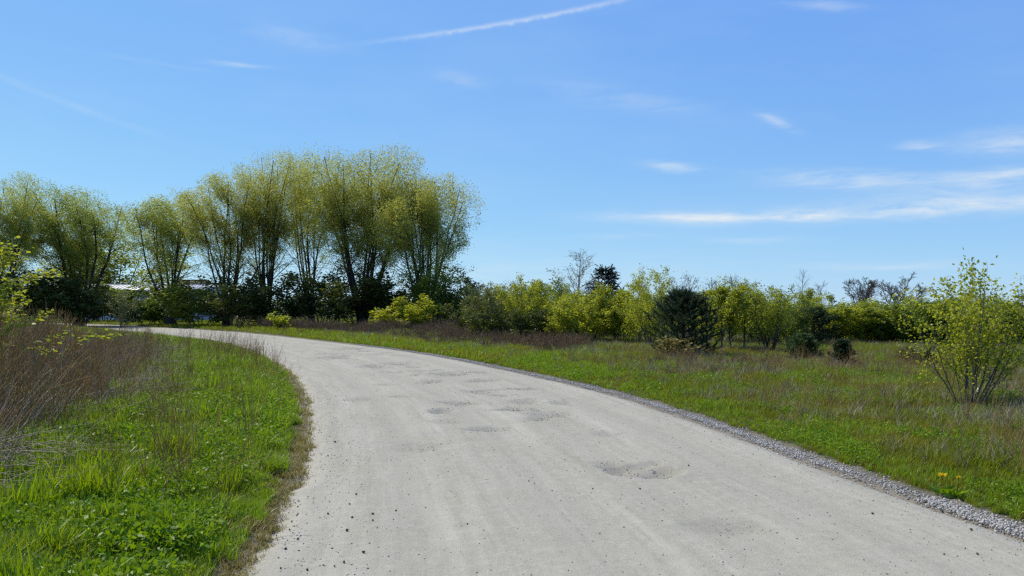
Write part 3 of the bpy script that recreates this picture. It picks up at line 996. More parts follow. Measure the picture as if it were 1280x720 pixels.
def gabled(name, x0, x1, y0, y1, eave, ridge, wallmat, roofmat, label, windows=(), rib=0.5, over=0.3, along='x'):
    root = empty(name, ((x0 + x1) / 2, y0, 0))
    tag(root, label, 'building')
    cx = (x0 + x1) / 2
    w = x1 - x0; dp = y1 - y0
    hw = w / 2; hd = dp / 2
    # walls with gable ends (ridge runs along x)
    V = [(-hw, 0, -.3), (hw, 0, -.3), (hw, dp, -.3), (-hw, dp, -.3), (-hw, 0, eave), (hw, 0, eave), (hw, dp, eave), (-hw, dp, eave), (-hw, hd, ridge - .12), (hw, hd, ridge - .12)]
    me = mesh_np('wall', np.array(V), [np.array([(0, 1, 5, 4), (2, 3, 7, 6)]), np.array([(1, 2, 6), (1, 6, 9), (1, 9, 5), (3, 0, 4), (3, 4, 8), (3, 8, 7)])], [wallmat])
    link('wall', me, root)
    o = over
    sl = (ridge - eave) / hd
    ze = eave - sl * o
    for (ya, yb) in ((-o, hd), (dp + o, hd)):
        Vr = [(-hw - o, ya, ze), (hw + o, ya, ze), (hw + o, yb, ridge), (-hw - o, yb, ridge)]
        Vr += [(a, b, c + 0.08) for a, b, c in Vr]
        r = link('roof', mesh_np('roof', np.array(Vr), [np.array([(0, 3, 2, 1), (4, 5, 6, 7), (0, 1, 5, 4), (1, 2, 6, 5), (2, 3, 7, 6), (3, 0, 4, 7)])], [roofmat]), root)
        if rib:
            Vs, Qs = [], []
            for i, xx in enumerate(np.arange(-hw, hw, rib)):
                b = [(xx, ya, ze + .08), (xx + .06, ya, ze + .08), (xx + .06, yb, ridge + .08), (xx, yb, ridge + .08)]
                b += [(p, q_, s + .05) for p, q_, s in b]
                Vs += b
                Qs += [tuple(8 * i + k for k in f) for f in [(4, 5, 6, 7), (0, 1, 5, 4), (1, 2, 6, 5), (3, 0, 4, 7)]]
            s = link('standing_seam', mesh_np('standing_seam', np.array(Vs), [np.array(Qs)], [roofmat]), r)
    link('ridge_cap', box_mesh('ridge_cap', (-hw - o, hd - .12, ridge + .03), (hw + o, hd + .12, ridge + .16), roofmat), root)
    for (wx, wz, ww, wh) in windows:
        f = link('window', box_mesh('window', (wx - ww / 2 - .07, -.06, wz - .07), (wx + ww / 2 + .07, -.002, wz + wh + .07), M['frame']), root)
        link('pane', box_mesh('pane', (wx - ww / 2, -.07, wz), (wx + ww / 2, -.061, wz + wh), M['glass']), f)
    return root


M['white_wall'] = plain_mat('pale_render', (0.45, 0.45, 0.43), (0.62, 0.62, 0.6), 2, 0.9)
M['white_roof'] = plain_mat('white_sheet_roof', (0.52, 0.5, 0.45), (0.64, 0.62, 0.57), 1.5, 0.45, 0, 0.5)
M['brown_roof'] = plain_mat('brown_tile_roof', (0.05, 0.03, 0.022), (0.09, 0.055, 0.04), 3, 0.8)
M['grey_wall'] = plain_mat('grey_render', (0.22, 0.2, 0.2), (0.32, 0.29, 0.29), 2, 0.9)
M['frame'] = plain_mat('window_frame', (0.5, 0.5, 0.5), (0.6, 0.6, 0.6), 2, 0.6)
M['glass'] = plain_mat('window_glass', (0.02, 0.025, 0.03), (0.035, 0.04, 0.045), 2, 0.1, 0, 0.5)
gabled('shed', (100 - 640) / F * 98, (262 - 640) / F * 98, 98, 104, 3.7, 4.45, M['white_wall'], M['white_roof'], 'long low white roofed shed seen through the willow stems',
       windows=[(x, 1.3, 1.1, 1.0) for x in (-7, -3.5, 0, 3.5, 7)])
gabled('house', (214 - 640) / F * 118, (246 - 640) / F * 118, 118, 126, 4.4, 5.75, M['grey_wall'], M['brown_roof'], 'grey house with a dark brown roof behind the white roofed shed', windows=[(-1, 1.2, 1.0, 1.3), (1, 1.2, 1.0, 1.3)], rib=0)

# ------------------------------------------------------------------ trees
willow(0, 66, 218, 92, 'willow cut by the left edge of the picture', 101, 8, 22000, 'willow_green', dens_low=0.3)
willow(98, 72, 236, 120, 'willow with a fan of stems between the left edge tree and the shed', 102, 10, 22000, 'willow_green', spreadang=0.5, dens_low=0.12)
willow(214, 70, 250, 92, 'low slim willow standing in front of the white shed roof', 103, 7, 14000, 'willow_green', spreadang=0.5, dens_low=0.10)
willow(284, 68, 218, 116, 'willow with many upright stems right of the white shed roof', 104, 10, 25000, 'willow', spreadang=0.45, dens_low=0.11)
willow(335, 70, 190, 108, 'tall narrow willow just left of the biggest willow', 105, 10, 24000, 'willow', spreadang=0.4, dens_low=0.10)
willow(452, 67, 190, 162, 'biggest willow with the widest yellow green crown', 106, 16, 42000, 'willow', spreadang=0.46, dens_low=0.10)
willow(390, 74, 200, 92, 'willow half hidden behind the left side of the biggest willow', 108, 8, 18000, 'willow_green', spreadang=0.36, dens_low=0.11)
willow(531, 65, 222, 108, 'rightmost willow with a rounded crown at the end of the row', 107, 12, 27000, 'willow', spreadang=0.55, dens_low=0.13)

G1 = 'bushes under the willows'
shrub(132, 88, 357, 74, 'green', 'left one of two green bushes screening the wall of the white shed', 231, 10, 5000, 0.18, group=G1, low=0.0)
shrub(208, 88, 361, 80, 'green', 'right one of two green bushes screening the wall of the white shed', 232, 10, 5500, 0.18, group=G1, low=0.0)
shrub(150, 113, 302, 110, 'spring', 'broad yellow green tree behind the white roofed shed', 201, 12, 9000, 0.26, group=G1, low=0.1, cat='tree', name='broad_tree', bark='bark')
shrub(40, 68, 345, 100, 'dark', 'dark bush at the foot of the leftmost willow', 202, 10, 6000, 0.17, group=G1, low=0.02)
shrub(100, 68, 354, 74, 'dark', 'dark bush at the foot of the fan stemmed willow', 203, 10, 5500, 0.17, group=G1, low=0.02)
shrub(152, 64, 366, 28, 'grey', 'small round grey green bush in front of the white shed', 204, 9, 2500, 0.10, group=G1, low=0.02)
shrub(190, 72, 372, 62, 'green', 'green bush under the white shed roof', 205, 9, 4500, 0.15, group=G1, low=0.02)
shrub(248, 67, 360, 66, 'green', 'green bush between the slim willow and the upright willow', 206, 9, 5000, 0.15, group=G1, low=0.02)
shrub(290, 66, 348, 84, 'dark', 'dark brown green bush at the foot of the upright stemmed willow', 207, 10, 5000, 0.15, group=G1, low=0.02)
shrub(342, 66, 350, 84, 'dark', 'dark bush at the foot of the tall narrow willow', 208, 10, 5000, 0.15, group=G1, low=0.02)
shrub(398, 65, 348, 84, 'dark', 'dark bush left of the biggest willow trunk', 209, 10, 5500, 0.15, group=G1, low=0.02)
shrub(450, 72, 342, 100, 'dark', 'dark bush behind the biggest willow trunk', 210, 10, 5500, 0.15, group=G1, low=0.02)
shrub(350, 55, 394, 20, 'yellow', 'tiny yellow green bush beside the road bend', 211, 7, 900, 0.10, group=G1, low=0.02)
shrub(490, 58, 386, 44, 'yellow', 'smaller left one of two bright yellow green bushes under the rightmost willow', 212, 8, 2600, 0.11, group=G1, low=0.05)
shrub(521, 57, 374, 50, 'yellow', 'larger right one of two bright yellow green bushes under the rightmost willow', 213, 9, 3600, 0.11, group=G1, low=0.05)
shrub(550, 61, 336, 70, 'green', 'tall green bush under the right side of the rightmost willow', 214, 11, 8000, 0.14, group=G1, low=0.02)
shrub(574, 63, 350, 46, 'dark', 'dark bush at the right end of the willow row', 215, 9, 5000, 0.13, group=G1, low=0.02)
shrub(598, 90, 373, 60, 'spring', 'distant bush seen in the gap right of the willows', 216, 9, 4500, 0.2, low=0.0)
shrub(640, 95, 374, 60, 'yellow', 'distant yellow green bush behind the grey green twiggy bush', 217, 9, 4000, 0.2, low=0.0)

shrub(500, 66, 350, 80, 'dark', 'dark bush between the biggest willow and the rightmost willow', 218, 10, 5500, 0.15, group=G1, low=0.02)
# shrubs behind the right-hand meadow, left to right
shrub(585, 46, 380, 44, 'dark', 'low dark bush in the gap right of the willows', 220, 9, 3500, 0.09, low=0.0)
shrub(617, 38, 354, 54, 'grey', 'tall grey green bush with twiggy top next to the gap', 221, 10, 5200, 0.075, low=0.06, bare_top=0.1)
shrub(612, 37, 378, 50, 'dark', 'dark low bush in front of the grey green twiggy bush', 222, 9, 4000, 0.075, low=0.0)
shrub(655, 36, 362, 48, 'spring', 'yellow green bush right of the grey green twiggy bush', 223, 9, 5200, 0.08, low=0.1)
shrub(660, 34.5, 393, 40, 'dark', 'dark bush below the yellow green bush right of the twiggy bush', 224, 8, 2800, 0.075, low=0.0)
shrub(697, 37, 354, 44, 'spring', 'bush left of the white stemmed birch', 225, 9, 4800, 0.08, low=0.08, bare_top=0.08)
shrub(733, 35, 371, 56, 'spring', 'broad olive bush below the white stemmed birch', 226, 11, 6500, 0.08, low=0.08)
shrub(715, 33.5, 384, 46, 'yellow', 'yellow green bush in front of the white stemmed birch', 227, 9, 3800, 0.075, low=0.1)
shrub(777, 35, 369, 54, 'yellow', 'bright yellow green bush below the dark spruce', 228, 11, 6000, 0.08, low=0.1)
shrub(812, 31, 352, 46, 'yellow', 'tall bright yellow green bush left of the biggest pine', 229, 10, 5600, 0.07, low=0.1)
shrub(795, 33, 372, 36, 'yellow', 'yellow bush between the spruce and the biggest pine', 230, 9, 3600, 0.07, low=0.1)
sapling(724, 42, 312, 46, 'grey', 'tall sparse birch with white stem left of the dark spruce', 240, 420, 0.07, low=0.3, nb=40, min_r=0.005)
spruce(757, 43, 333, 58, 'dark spruce rising above the yellow green bushes', 241)
for i, (px, yt, w, lab) in enumerate([(800, 350, 30, 'thin bare birch right of the spruce'), (838, 346, 30, 'thin bare birch behind the left side of the biggest pine'),
                                      (862, 341, 34, 'thin bare birch behind the top of the biggest pine'), (888, 347, 28, 'thin sparse birch behind the right side of the biggest pine'),
                                      (915, 344, 32, 'thin sparse birch behind the leafy birches'), (938, 349, 30, 'thin sparse birch at the right end of the birch group')]):
    sapling(px, 34 + (i % 3), yt, w, 'grey', lab, 250 + i, 260, 0.06, bark='bark_grey', low=0.3, nb=34, min_r=0.004, group='thin birches behind the pine')
for i, (px, Z, yt, w, lab) in enumerate([(884, 28, 362, 34, 'leafy young birch touching the right side of the biggest pine'), (904, 26.6, 356, 36, 'leafy young birch with dark stem second from the biggest pine'),
                                         (915, 26.2, 360, 30, 'leafy young birch in the middle of the birch group'), (930, 26.8, 354, 36, 'leafy young birch left of the many stemmed shrub'), (948, 28.5, 366, 30, 'leafy young birch behind the many stemmed shrub')]):
    sapling(px, Z, yt, w, 'spring', lab, 260 + i, 2600, 0.06, bark='bark', low=0.3, nb=40, trunk_r=0.011, group='leafy birches right of the pine')
shrub(962, 25.8, 371, 52, 'spring', 'many stemmed upright shrub right of the leafy birches', 270, 12, 3800, 0.055, low=0.22, tilt=0.42, stem_r=0.016, bark='bark')
shrub(985, 30, 374, 46, 'green', 'green bush left of the dark grey pine', 271, 9, 4800, 0.065, low=0.05)
pine(1018, 31, 384, 50, 'dark pine behind the two small pines', 272, per=30, nwh=8)
for i, (px, yt, w, lab) in enumerate([(1005, 336, 20, 'bare sapling with a straight pale stem above the dark pine'), (1021, 352, 24, 'shorter bare sapling above the dark pine')]):
    sapling(px, 36 + i * 3, yt, w, 'grey', lab, 275 + i, 0, bark='bark_grey', low=0.35, nb=22, min_r=0.005, name='bare_sapling', group='bare saplings')
pine(855, 24.7, 361, 78, 'biggest young pine with broad dark crown', 280, per=44, nwh=10, nl=0.08)
shrub(845, 23.6, 424, 34, 'edge', 'small yellow leaved shrub in front of the biggest pine', 281, 6, 420, 0.06, low=0.1, group='small shrubs in the meadow')
pine(1003, 22.0, 417, 34, 'light green small pine left of its darker neighbour', 282, 'pine_light', per=36, nwh=6, nl=0.06)
pine(1053, 20.0, 424, 25, 'small dark pine standing alone in the meadow', 283, per=34, nwh=6, nl=0.06)
pine(1022, 22.4, 437, 15, 'tiny pine right beside the light green small pine', 284, per=20, nwh=4, nl=0.05)
shrub(1146, 20.5, 436, 30, 'dark', 'low dark tuft of shrub left of the nearest shrub', 285, 8, 1200, 0.045, low=0.0, group='small shrubs in the meadow')
for i, (px, Z, yt, w, m_, lab) in enumerate([
        (1040, 33, 384, 50, 'spring', 'leftmost bush of the right hand hedge'), (1066, 32, 389, 44, 'spring', 'hedge bush under the smaller bare tree'),
        (1092, 33.5, 384, 46, 'spring', 'hedge bush between the two bare trees'), (1118, 32, 388, 44, 'green', 'hedge bush under the left side of the larger bare tree'),
        (1143, 33, 386, 46, 'spring', 'hedge bush under the right side of the larger bare tree'), (1168, 32, 384, 46, 'green', 'hedge bush left behind the nearest shrub'),
        (1196, 33, 382, 48, 'spring', 'hedge bush behind the middle of the nearest shrub'), (1224, 32, 384, 48, 'spring', 'hedge bush behind the right side of the nearest shrub'),
        (1252, 33, 380, 50, 'green', 'hedge bush right of the nearest shrub'), (1282, 32, 382, 52, 'spring', 'hedge bush cut by the right edge of the picture')]):
    shrub(px, Z, yt, w + 14, m_, lab, 300 + i, 11, 5600, 0.065, low=0.05, group='bushes of the right hand hedge')
shrub(905, 32, 368, 56, 'spring', 'yellow green bush behind the stems of the leafy birches', 233, 11, 5600, 0.07, low=0.02)
shrub(945, 33, 370, 50, 'green', 'green bush behind the many stemmed shrub', 234, 10, 5000, 0.07, low=0.02)
shrub(1012, 36, 374, 50, 'spring', 'yellow green bush behind the dark pine', 235, 10, 5000, 0.075, low=0.02)
shrub(682, 40, 362, 50, 'green', 'green bush filling the gap left of the white stemmed birch', 236, 10, 5000, 0.08, low=0.02)
shrub(752, 41, 378, 50, 'green', 'green bush right behind the foot of the spruce', 237, 10, 5000, 0.08, low=0.02)
shrub(640, 42, 366, 50, 'spring', 'yellow green bush behind the dark low bushes near the gap', 238, 10, 5000, 0.085, low=0.02)
bare_tree(1077, 75, 347, 46, 'smaller bare grey tree behind the hedge', 320, 'bare trees behind the hedge')
bare_tree(1133, 80, 342, 66, 'larger bare grey tree behind the hedge', 321, 'bare trees behind the hedge', fork=0.25)



def far_hedge(name, pts, n, h, size, label, mat, seed):
    """a far hedge line that reads as one mass: leaves filling an uneven low bank"""
    rng = rng_of(seed)
    t = rng.random(n) * (len(pts) - 1)
    P = np.array(pts, float)
    i = np.minimum(t.astype(int), len(pts) - 2); w = (t - i)[:, None]
    c = P[i] * (1 - w) + P[i + 1] * w
    dep = rng.normal(0, 2.0, n)
    x = c[:, 0] + rng.normal(0, 0.4, n); y = c[:, 1] + dep
    top = h * (0.62 + 0.6 * fbm(x * 0.35, y * 0.35, seed))
    z = gz(x, y) + top * np.sqrt(rng.random(n)) * (1 - 0.4 * (dep / 4) ** 2).clip(0.1, 1)
    V, q, tn = leaves(rng, np.stack([x, y, z], 1), norm(rng.normal(0, 1, (n, 3))), size, 0.6, 0.5, 0.1)
    return tag(link(name, mesh_np(name, V, [q], [M[mat]], {'tint': tn})), label, 'hedge', kind='stuff')


far_hedge('far_hedge', [(-6, 66), (8, 58), (24, 52), (40, 48), (58, 44)], 42000, 1.9, 0.13, 'distant hedge closing the meadow behind the bushes', 'green', 340)
far_hedge('distant_scrub', [(-110, 100), (-70, 112), (-30, 120), (0, 120), (30, 112)], 30000, 3.2, 0.36, 'distant scrub behind the willows and the shed', 'green', 341)
# nearest shrub, right
shrub(1212, 12.6, 331, 122, 'yellow', 'nearest shrub with small yellow green leaves at the right', 330, 14, 6400, 0.052, cat='shrub', name='shrub', group=None, bark='bark_grey', low=0.2, tilt=0.5, stem_r=0.013,
      each_stem=True, aspect=0.6, nb=11, lift=0.06, widen=1.0, full=1.0)
# nearest sapling, left
sapling(6, 10.2, 298, 170, 'spring', 'nearest leafy sapling at the left edge among dry weeds', 331, 2900, 0.04, bark='bark', low=0.36, name='sapling', group=None, trunk_r=0.006, lean=(0.03, 0), nb=24, ang=0.95, lift=0.03)

# ------------------------------------------------------------------ instanced ground cover ("stuff")
def proto_obj(name, me):
    return bpy.data.objects.new(name, me)


def instancer(name, pos, rotz, tilt, scale, idx, protos, label, cat):
    n = len(pos)
    me = bpy.data.meshes.new(name)
    me.vertices.add(n)
    me.vertices.foreach_set("co", np.ascontiguousarray(pos, np.float32).ravel())
    a = me.attributes.new("rot", 'FLOAT_VECTOR', 'POINT')
    a.data.foreach_set("vector", np.ascontiguousarray(np.stack([tilt[:, 0], tilt[:, 1], rotz], 1), np.float32).ravel())
    a = me.attributes.new("scl", 'FLOAT', 'POINT'); a.data.foreach_set("value", np.ascontiguousarray(scale, np.float32))
    a = me.attributes.new("pick", 'INT', 'POINT'); a.data.foreach_set("value", np.ascontiguousarray(idx, np.int32))
    col = bpy.data.collections.new(name + "_kinds")
    for i, pm in enumerate(protos):
        col.objects.link(proto_obj("%s_kind_%02d" % (name, i), pm))
    ng = bpy.data.node_groups.new(name, 'GeometryNodeTree')
    ng.interface.new_socket("Geometry", in_out='INPUT', socket_type='NodeSocketGeometry')
    ng.interface.new_socket("Geometry", in_out='OUTPUT', socket_type='NodeSocketGeometry')
    N = ng.nodes; Lk = ng.links
    gi = N.new('NodeGroupInput'); go = N.new('NodeGroupOutput')
    iop = N.new('GeometryNodeInstanceOnPoints')
    ci = N.new('GeometryNodeCollectionInfo')
    ci.inputs['Collection'].default_value = col
    ci.inputs['Separate Children'].default_value = True
    ci.inputs['Reset Children'].default_value = True
    iop.inputs['Pick Instance'].default_value = True

    def attr(nm, ty):
        nd = N.new('GeometryNodeInputNamedAttribute'); nd.data_type = ty
        nd.inputs['Name'].default_value = nm
        return nd.outputs['Attribute']
    e2r = N.new('FunctionNodeEulerToRotation')
    Lk.new(attr("rot", 'FLOAT_VECTOR'), e2r.inputs[0])
    Lk.new(gi.outputs[0], iop.inputs['Points'])
    Lk.new(ci.outputs[0], iop.inputs['Instance'])
    Lk.new(attr("pick", 'INT'), iop.inputs['Instance Index'])
    Lk.new(e2r.outputs[0], iop.inputs['Rotation'])
    Lk.new(attr("scl", 'FLOAT'), iop.inputs['Scale'])
    Lk.new(iop.outputs[0], go.inputs[0])
    o = link(name, me)
    md = o.modifiers.new("scatter", 'NODES'); md.node_group = ng
    return tag(o, label, cat, kind="stuff")


def blade_tuft(seed, n, h, w, spread, mat, lean=0.45, segs=3):
    rng = rng_of(seed)
    a = rng.uniform(0, 2 * np.pi, n)
    r = spread * np.sqrt(rng.random(n))
    b = np.stack([np.cos(a) * r, np.sin(a) * r, np.full(n, -0.02)], 1)
    ha = rng.uniform(0, 2 * np.pi, n)
    ln = h * rng.uniform(0.5, 1.15, n); le = np.abs(rng.normal(lean, 0.25, n))
    t = np.linspace(0, 1, segs + 1)
    Vs = []; Q = []; Tn = []
    side = np.stack([-np.sin(ha), np.cos(ha), np.zeros(n)], 1)
    out = np.stack([np.cos(ha), np.sin(ha), np.zeros(n)], 1)
    pts = b[:, None] + out[:, None] * (ln * le)[:, None, None] * (t ** 2)[None, :, None]
    pts[..., 2] += ln[:, None] * (t - 0.28 * le[:, None] * t ** 2.5)[...]
    wd = w * np.array([0.8, 1.0, 0.7, 0.0][:segs + 1] if segs == 3 else np.linspace(1, 0, segs + 1))
    Lf = pts - side[:, None] * wd[None, :, None]; Rt = pts + side[:, None] * wd[None, :, None]
    V = np.stack([Lf, Rt], 2).reshape(-1, 3)
    k = (segs + 1) * 2
    base = (np.arange(n) * k)[:, None]
    quads = np.vstack([np.stack([base[:, 0] + 2 * i, base[:, 0] + 2 * i + 1, base[:, 0] + 2 * i + 3, base[:, 0] + 2 * i + 2], 1) for i in range(segs)])
    return mesh_np("tuft", V, [quads], [mat], {'tint': np.repeat(rng.random(n), k)})


def herb_tuft(seed, n, h, size, spread, mat):
    rng = rng_of(seed)
    P = np.stack([rng.normal(0, spread, n), rng.normal(0, spread, n), h * rng.uniform(0.15, 1.0, n)], 1)
    tan = np.stack([rng.normal(0, 1, n), rng.normal(0, 1, n), rng.normal(0.35, 0.3, n)], 1)
    V, q, t = leaves(rng, P, norm(tan), size, 0.55, 1.6, 0.0, 0.3)
    return mesh_np("herb", V, [q], [mat], {'tint': t})


def stalk_clump(seed, n, h, r, spread, mat, nb=7, heads=10, lean=0.12, side=0.28, headsize=0.014):
    rng = rng_of(seed)
    a = rng.uniform(0, 2 * np.pi, n); q = spread * np.sqrt(rng.random(n))
    base = np.stack([np.cos(a) * q, np.sin(a) * q, np.full(n, -0.03)], 1)
    d = np.stack([rng.normal(0, lean, n), rng.normal(0, lean, n), np.ones(n)], 1)
    S = curves(rng, base, d, h * rng.uniform(0.55, 1.1, n), 6, 0.01, 0.05)
    SR = r * np.linspace(1, 0.45, 6)[None].repeat(n, 0)
    parts = [tubes(S, SR, 3)]
    if nb:
        B, BR = grow(rng, S, SR, nb, 0.35, 1.0, side * h, 0.6, 4, 0.05, 0.08, rr=0.7)
        parts.append(tubes(B, np.maximum(BR, r * 0.4), 3))
        if heads:
            P, T_ = scatter(rng, B, n * nb * heads // 3, 0.3, 1.0, headsize * 0.8)
            V, qd, _ = leaves(rng, P, T_, headsize, 0.7, 0.5, 0)
            parts.append((V, qd))
    V, Q = join(parts)
    return mesh_np("stalk", V, [Q], [mat])


def straw_mat_mesh(seed, n, ln, r, mat):
    """a heap of fallen, bent straws"""
    rng = rng_of(seed)
    st = np.stack([rng.normal(0, 0.22, n), rng.normal(0, 0.22, n), rng.uniform(0.03, 0.2, n)], 1)
    a = rng.normal(0.25, 0.7, n)
    d = np.stack([np.cos(a) * np.sign(rng.normal(0, 1, n)), np.sin(a), rng.normal(0.03, 0.18, n)], 1)
    C = curves(rng, st, d, ln * rng.uniform(0.4, 1.1, n), 6, -0.02, 0.08)
    C[..., 2] = np.maximum(C[..., 2], 0.01)
    V, q = tubes(C, r * np.linspace(1, .5, 6)[None].repeat(n, 0), 3)
    return mesh_np("straw", V, [q], [mat])


def stone_mesh(seed, mat, flat=0.65):
    rng = rng_of(seed)
    t = (1 + 5 ** 0.5) / 2
    V = norm(np.array([(-1, t, 0), (1, t, 0), (-1, -t, 0), (1, -t, 0), (0, -1, t), (0, 1, t), (0, -1, -t), (0, 1, -t), (t, 0, -1), (t, 0, 1), (-t, 0, -1), (-t, 0, 1)], float))
    Fc = np.array([(0, 11, 5), (0, 5, 1), (0, 1, 7), (0, 7, 10), (0, 10, 11), (1, 5, 9), (5, 11, 4), (11, 10, 2), (10, 7, 6), (7, 1, 8), (3, 9, 4), (3, 4, 2), (3, 2, 6), (3, 6, 8), (3, 8, 9), (4, 9, 5), (2, 4, 11), (6, 2, 10), (8, 6, 7), (9, 8, 1)])
    V = V * rng.uniform(0.6, 1.2, (12, 1)) * np.array([1.0, rng.uniform(0.6, 0.95), flat]) * 0.5
    return mesh_np("stone", V, [Fc], [mat])


def rand_field(rng, n, zmin, zmax, margin=1.25, power=1.0, xlo=None, xhi=None):
    """points over the ground in front of the camera, denser near it (uniform per picture area would be power 2)"""
    u = rng.random(n)
    y = zmin * (zmax / zmin) ** u if power == 0 else (zmin ** power + u * (zmax ** power - zmin ** power)) ** (1 / power)
    lo = (xlo if xlo is not None else -0.64 * margin); hi = (xhi if xhi is not None else 0.64 * margin)
    x = rng.uniform(lo, hi, n) * (y + 1.0)
    return x, y


def scatter_cover(name, x, y, keep, sc, protos, label, cat, seed, tiltamp=0.12, zoff=0.0, zz=None):
    rng = rng_of(seed)
    x, y, sc = x[keep], y[keep], sc[keep]
    if zz is None:
        z = gz(x, y) + zoff
    else:
        z = zz[keep] + zoff
    n = len(x)
    return instancer(name, np.stack([x, y, z], 1), rng.uniform(0, 2 * np.pi, n), rng.normal(0, tiltamp, (n, 2)), sc, rng.integers(0, len(protos), n), protos, label, cat)


tufts = [blade_tuft(400 + i, 22, 0.235, 0.0046, 0.06, M['grass'], (0.3, 0.45, 0.6, 0.4, 0.5)[i]) for i in range(5)]
herbs = [herb_tuft(410 + i, 40, 0.17, 0.032, 0.07, M['herb']) for i in range(4)]
meadow = [blade_tuft(420 + i, 18, 0.2, 0.004, 0.09, M['meadow'], 0.4) for i in range(5)]
edge = [blade_tuft(430 + i, 14, 0.09, 0.003, 0.05, M['edge'], 0.7) for i in range(4)]
dryg = [blade_tuft(440 + i, 14, 0.34, 0.003, 0.08, M['straw'], 0.35) for i in range(4)]

# --- lush grass on the inside of the bend
rng = rng_of(1)
x, y = rand_field(rng, 80000, 3.6, 45, 1.3, power=0.7, xhi=-0.1)
dl, dr = edge_dist(x, y)
nz = fbm(x * 0.6, y * 0.6, 71)
thick = (dl > np.where(y < 12, 2.35, 2.7) + (nz - 0.5) * 2.0) & (x / y < -0.43 + (nz - 0.5) * 0.25)
k = (dl > 0.12 + 0.35 * (fbm(x * 2, y * 2, 72) - 0.4)) & (rng.random(len(x)) < np.where(thick, 0.45, 1.0))
sc = (0.15 + 1.45 * fbm(x * 1.3, y * 1.3, 73)) * (0.55 + 0.45 * sstep(0.1, 0.9, dl)) * (1 + 0.012 * y) * np.where(y > 22, 0.9, 1.0)
herbk = fbm(x * 1.3, y * 1.3, 74) > 0.5
scatter_cover("verge_grass", x, y, k & ~(herbk & (rng.random(len(x)) < 0.35)), sc, tufts, "lush green grass on the inside of the road bend", "grass", 2)
x2, y2 = rand_field(rng_of(3), 42000, 3.6, 34, 1.3, power=0.6, xhi=-0.1)
dl2, _ = edge_dist(x2, y2)
nz2 = fbm(x2 * 0.6, y2 * 0.6, 71)
thick2 = (dl2 > 2.7 + (nz2 - 0.5) * 2.6) & (x2 / y2 < -0.43 + (nz2 - 0.5) * 0.25)
k2 = (dl2 > 0.35) & ~thick2 & (fbm(x2 * 1.3, y2 * 1.3, 74) > 0.44) & (rng_of(77).random(len(x2)) < 0.6)
scatter_cover("verge_herb", x2, y2, k2, (0.6 + 0.7 * fbm(x2, y2, 75)) * (1 + 0.015 * y2), herbs, "broad leaved green herbs among the grass beside the road", "plants", 4)

# taller lush clumps standing out of the verge
talls = [blade_tuft(403 + i, 42, 0.34, 0.0052, 0.11, M['grass'], 0.35) for i in range(4)]
x, y = rand_field(rng_of(91), 16000, 3.8, 34, 1.3, power=0.8, xhi=-0.1)
dl, _ = edge_dist(x, y)
nz = fbm(x * 0.6, y * 0.6, 71)
thick = (dl > np.where(y < 12, 2.35, 2.7) + (nz - 0.5) * 2.0) & (x / y < -0.43 + (nz - 0.5) * 0.25)
cl = fbm(x * 1.6, y * 1.6, 171)
k = (dl > 0.4) & (rng_of(95).random(len(x)) < 0.75) & (rng_of(92).random(len(x)) < np.where(thick, 0.12, 1.0) * sstep(0.5, 0.62, cl))
scatter_cover("tall_verge_grass", x, y, k, (0.65 + 0.65 * sstep(0.5, 0.72, cl) * rng_of(93).random(len(x))) * np.where(y > 24, 0.6, 1.0), talls, "taller lush grass clumps in the verge", "grass", 94, 0.1)

# --- yellowed margin along the road's inner edge
x, y = rand_field(rng_of(5), 60000, 3.4, 34, 1.3, power=0.6, xhi=0.0)
dl, _ = edge_dist(x, y)
nz = fbm(x * 1.7, y * 1.7, 76)
k = (dl > -0.22 + 0.35 * (nz - 0.5)) & (dl < 0.36 + 0.5 * (nz - 0.5)) & (rng_of(6).random(len(x)) < sstep(-0.3, 0.15, dl) * 0.75)
scatter_cover("margin_grass", x, y, k, (0.5 + 0.8 * nz), edge, "short yellowed grass at the inner margin of the road", "grass", 7, 0.2, 0.01)

# --- dry weeds on the left
weeds = [stalk_clump(450 + i, 3, 1.15, 0.0044, 0.14, M['weed'], (5, 2, 3, 4, 2)[i], (4, 3, 3, 2, 3)[i], (0.1, 0.2, 0.3, 0.14, 0.35)[i], 0.3) for i in range(5)] + [stalk_clump(460 + i, 4, 0.95, 0.004, 0.14, M['straw'], (1, 2, 0, 1)[i], 2, 0.45) for i in range(4)]
x, y = rand_field(rng_of(8), 10500, 4.6, 34, 1.35, power=1.0, xhi=-0.3)
dl, _ = edge_dist(x, y)
nz = fbm(x * 0.6, y * 0.6, 71)
thick = (dl > np.where(y < 12, 2.3, 2.8) + (nz - 0.5) * 1.8) & (x / y < -0.44 + (nz - 0.5) * 0.22)
pw = 640 + x / y * F
sc = (0.5 + 0.92 * rng_of(9).random(len(x))) * np.where(pw > 85, 0.78, 1.0)
sc *= np.where(y < 8, 0.85, 1.0) * np.where(y > 24, 0.7, 1.0)
scatter_cover("dry_weeds_by_the_bend", x, y, thick & (fbm(x * 0.9, y * 0.9, 78) > 0.40), sc, weeds, "brown dry weed thicket on the left inside the bend", "dry weeds", 10, 0.1)
# loose stalks standing in the grass near the bend
x, y = rand_field(rng_of(11), 3500, 5.5, 30, 1.2, power=1.2, xlo=-0.6, xhi=-0.24)
dl, _ = edge_dist(x, y)
pxs = 640 + x / y * F
dens = 0.16 + 0.85 * np.exp(-((pxs - 318) / 38) ** 2 - ((y - 21) / 4.5) ** 2) + 0.25 * np.exp(-((pxs - 150) / 80) ** 2) * sstep(8, 12, y)
scatter_cover("dry_stalks_in_the_verge", x, y, (dl > 0.3) & (rng_of(12).random(len(x)) < dens), 0.35 + 0.5 * rng_of(13).random(len(x)), weeds[:5], "thin brown stalks standing in the green verge", "dry weeds", 14, 0.12)
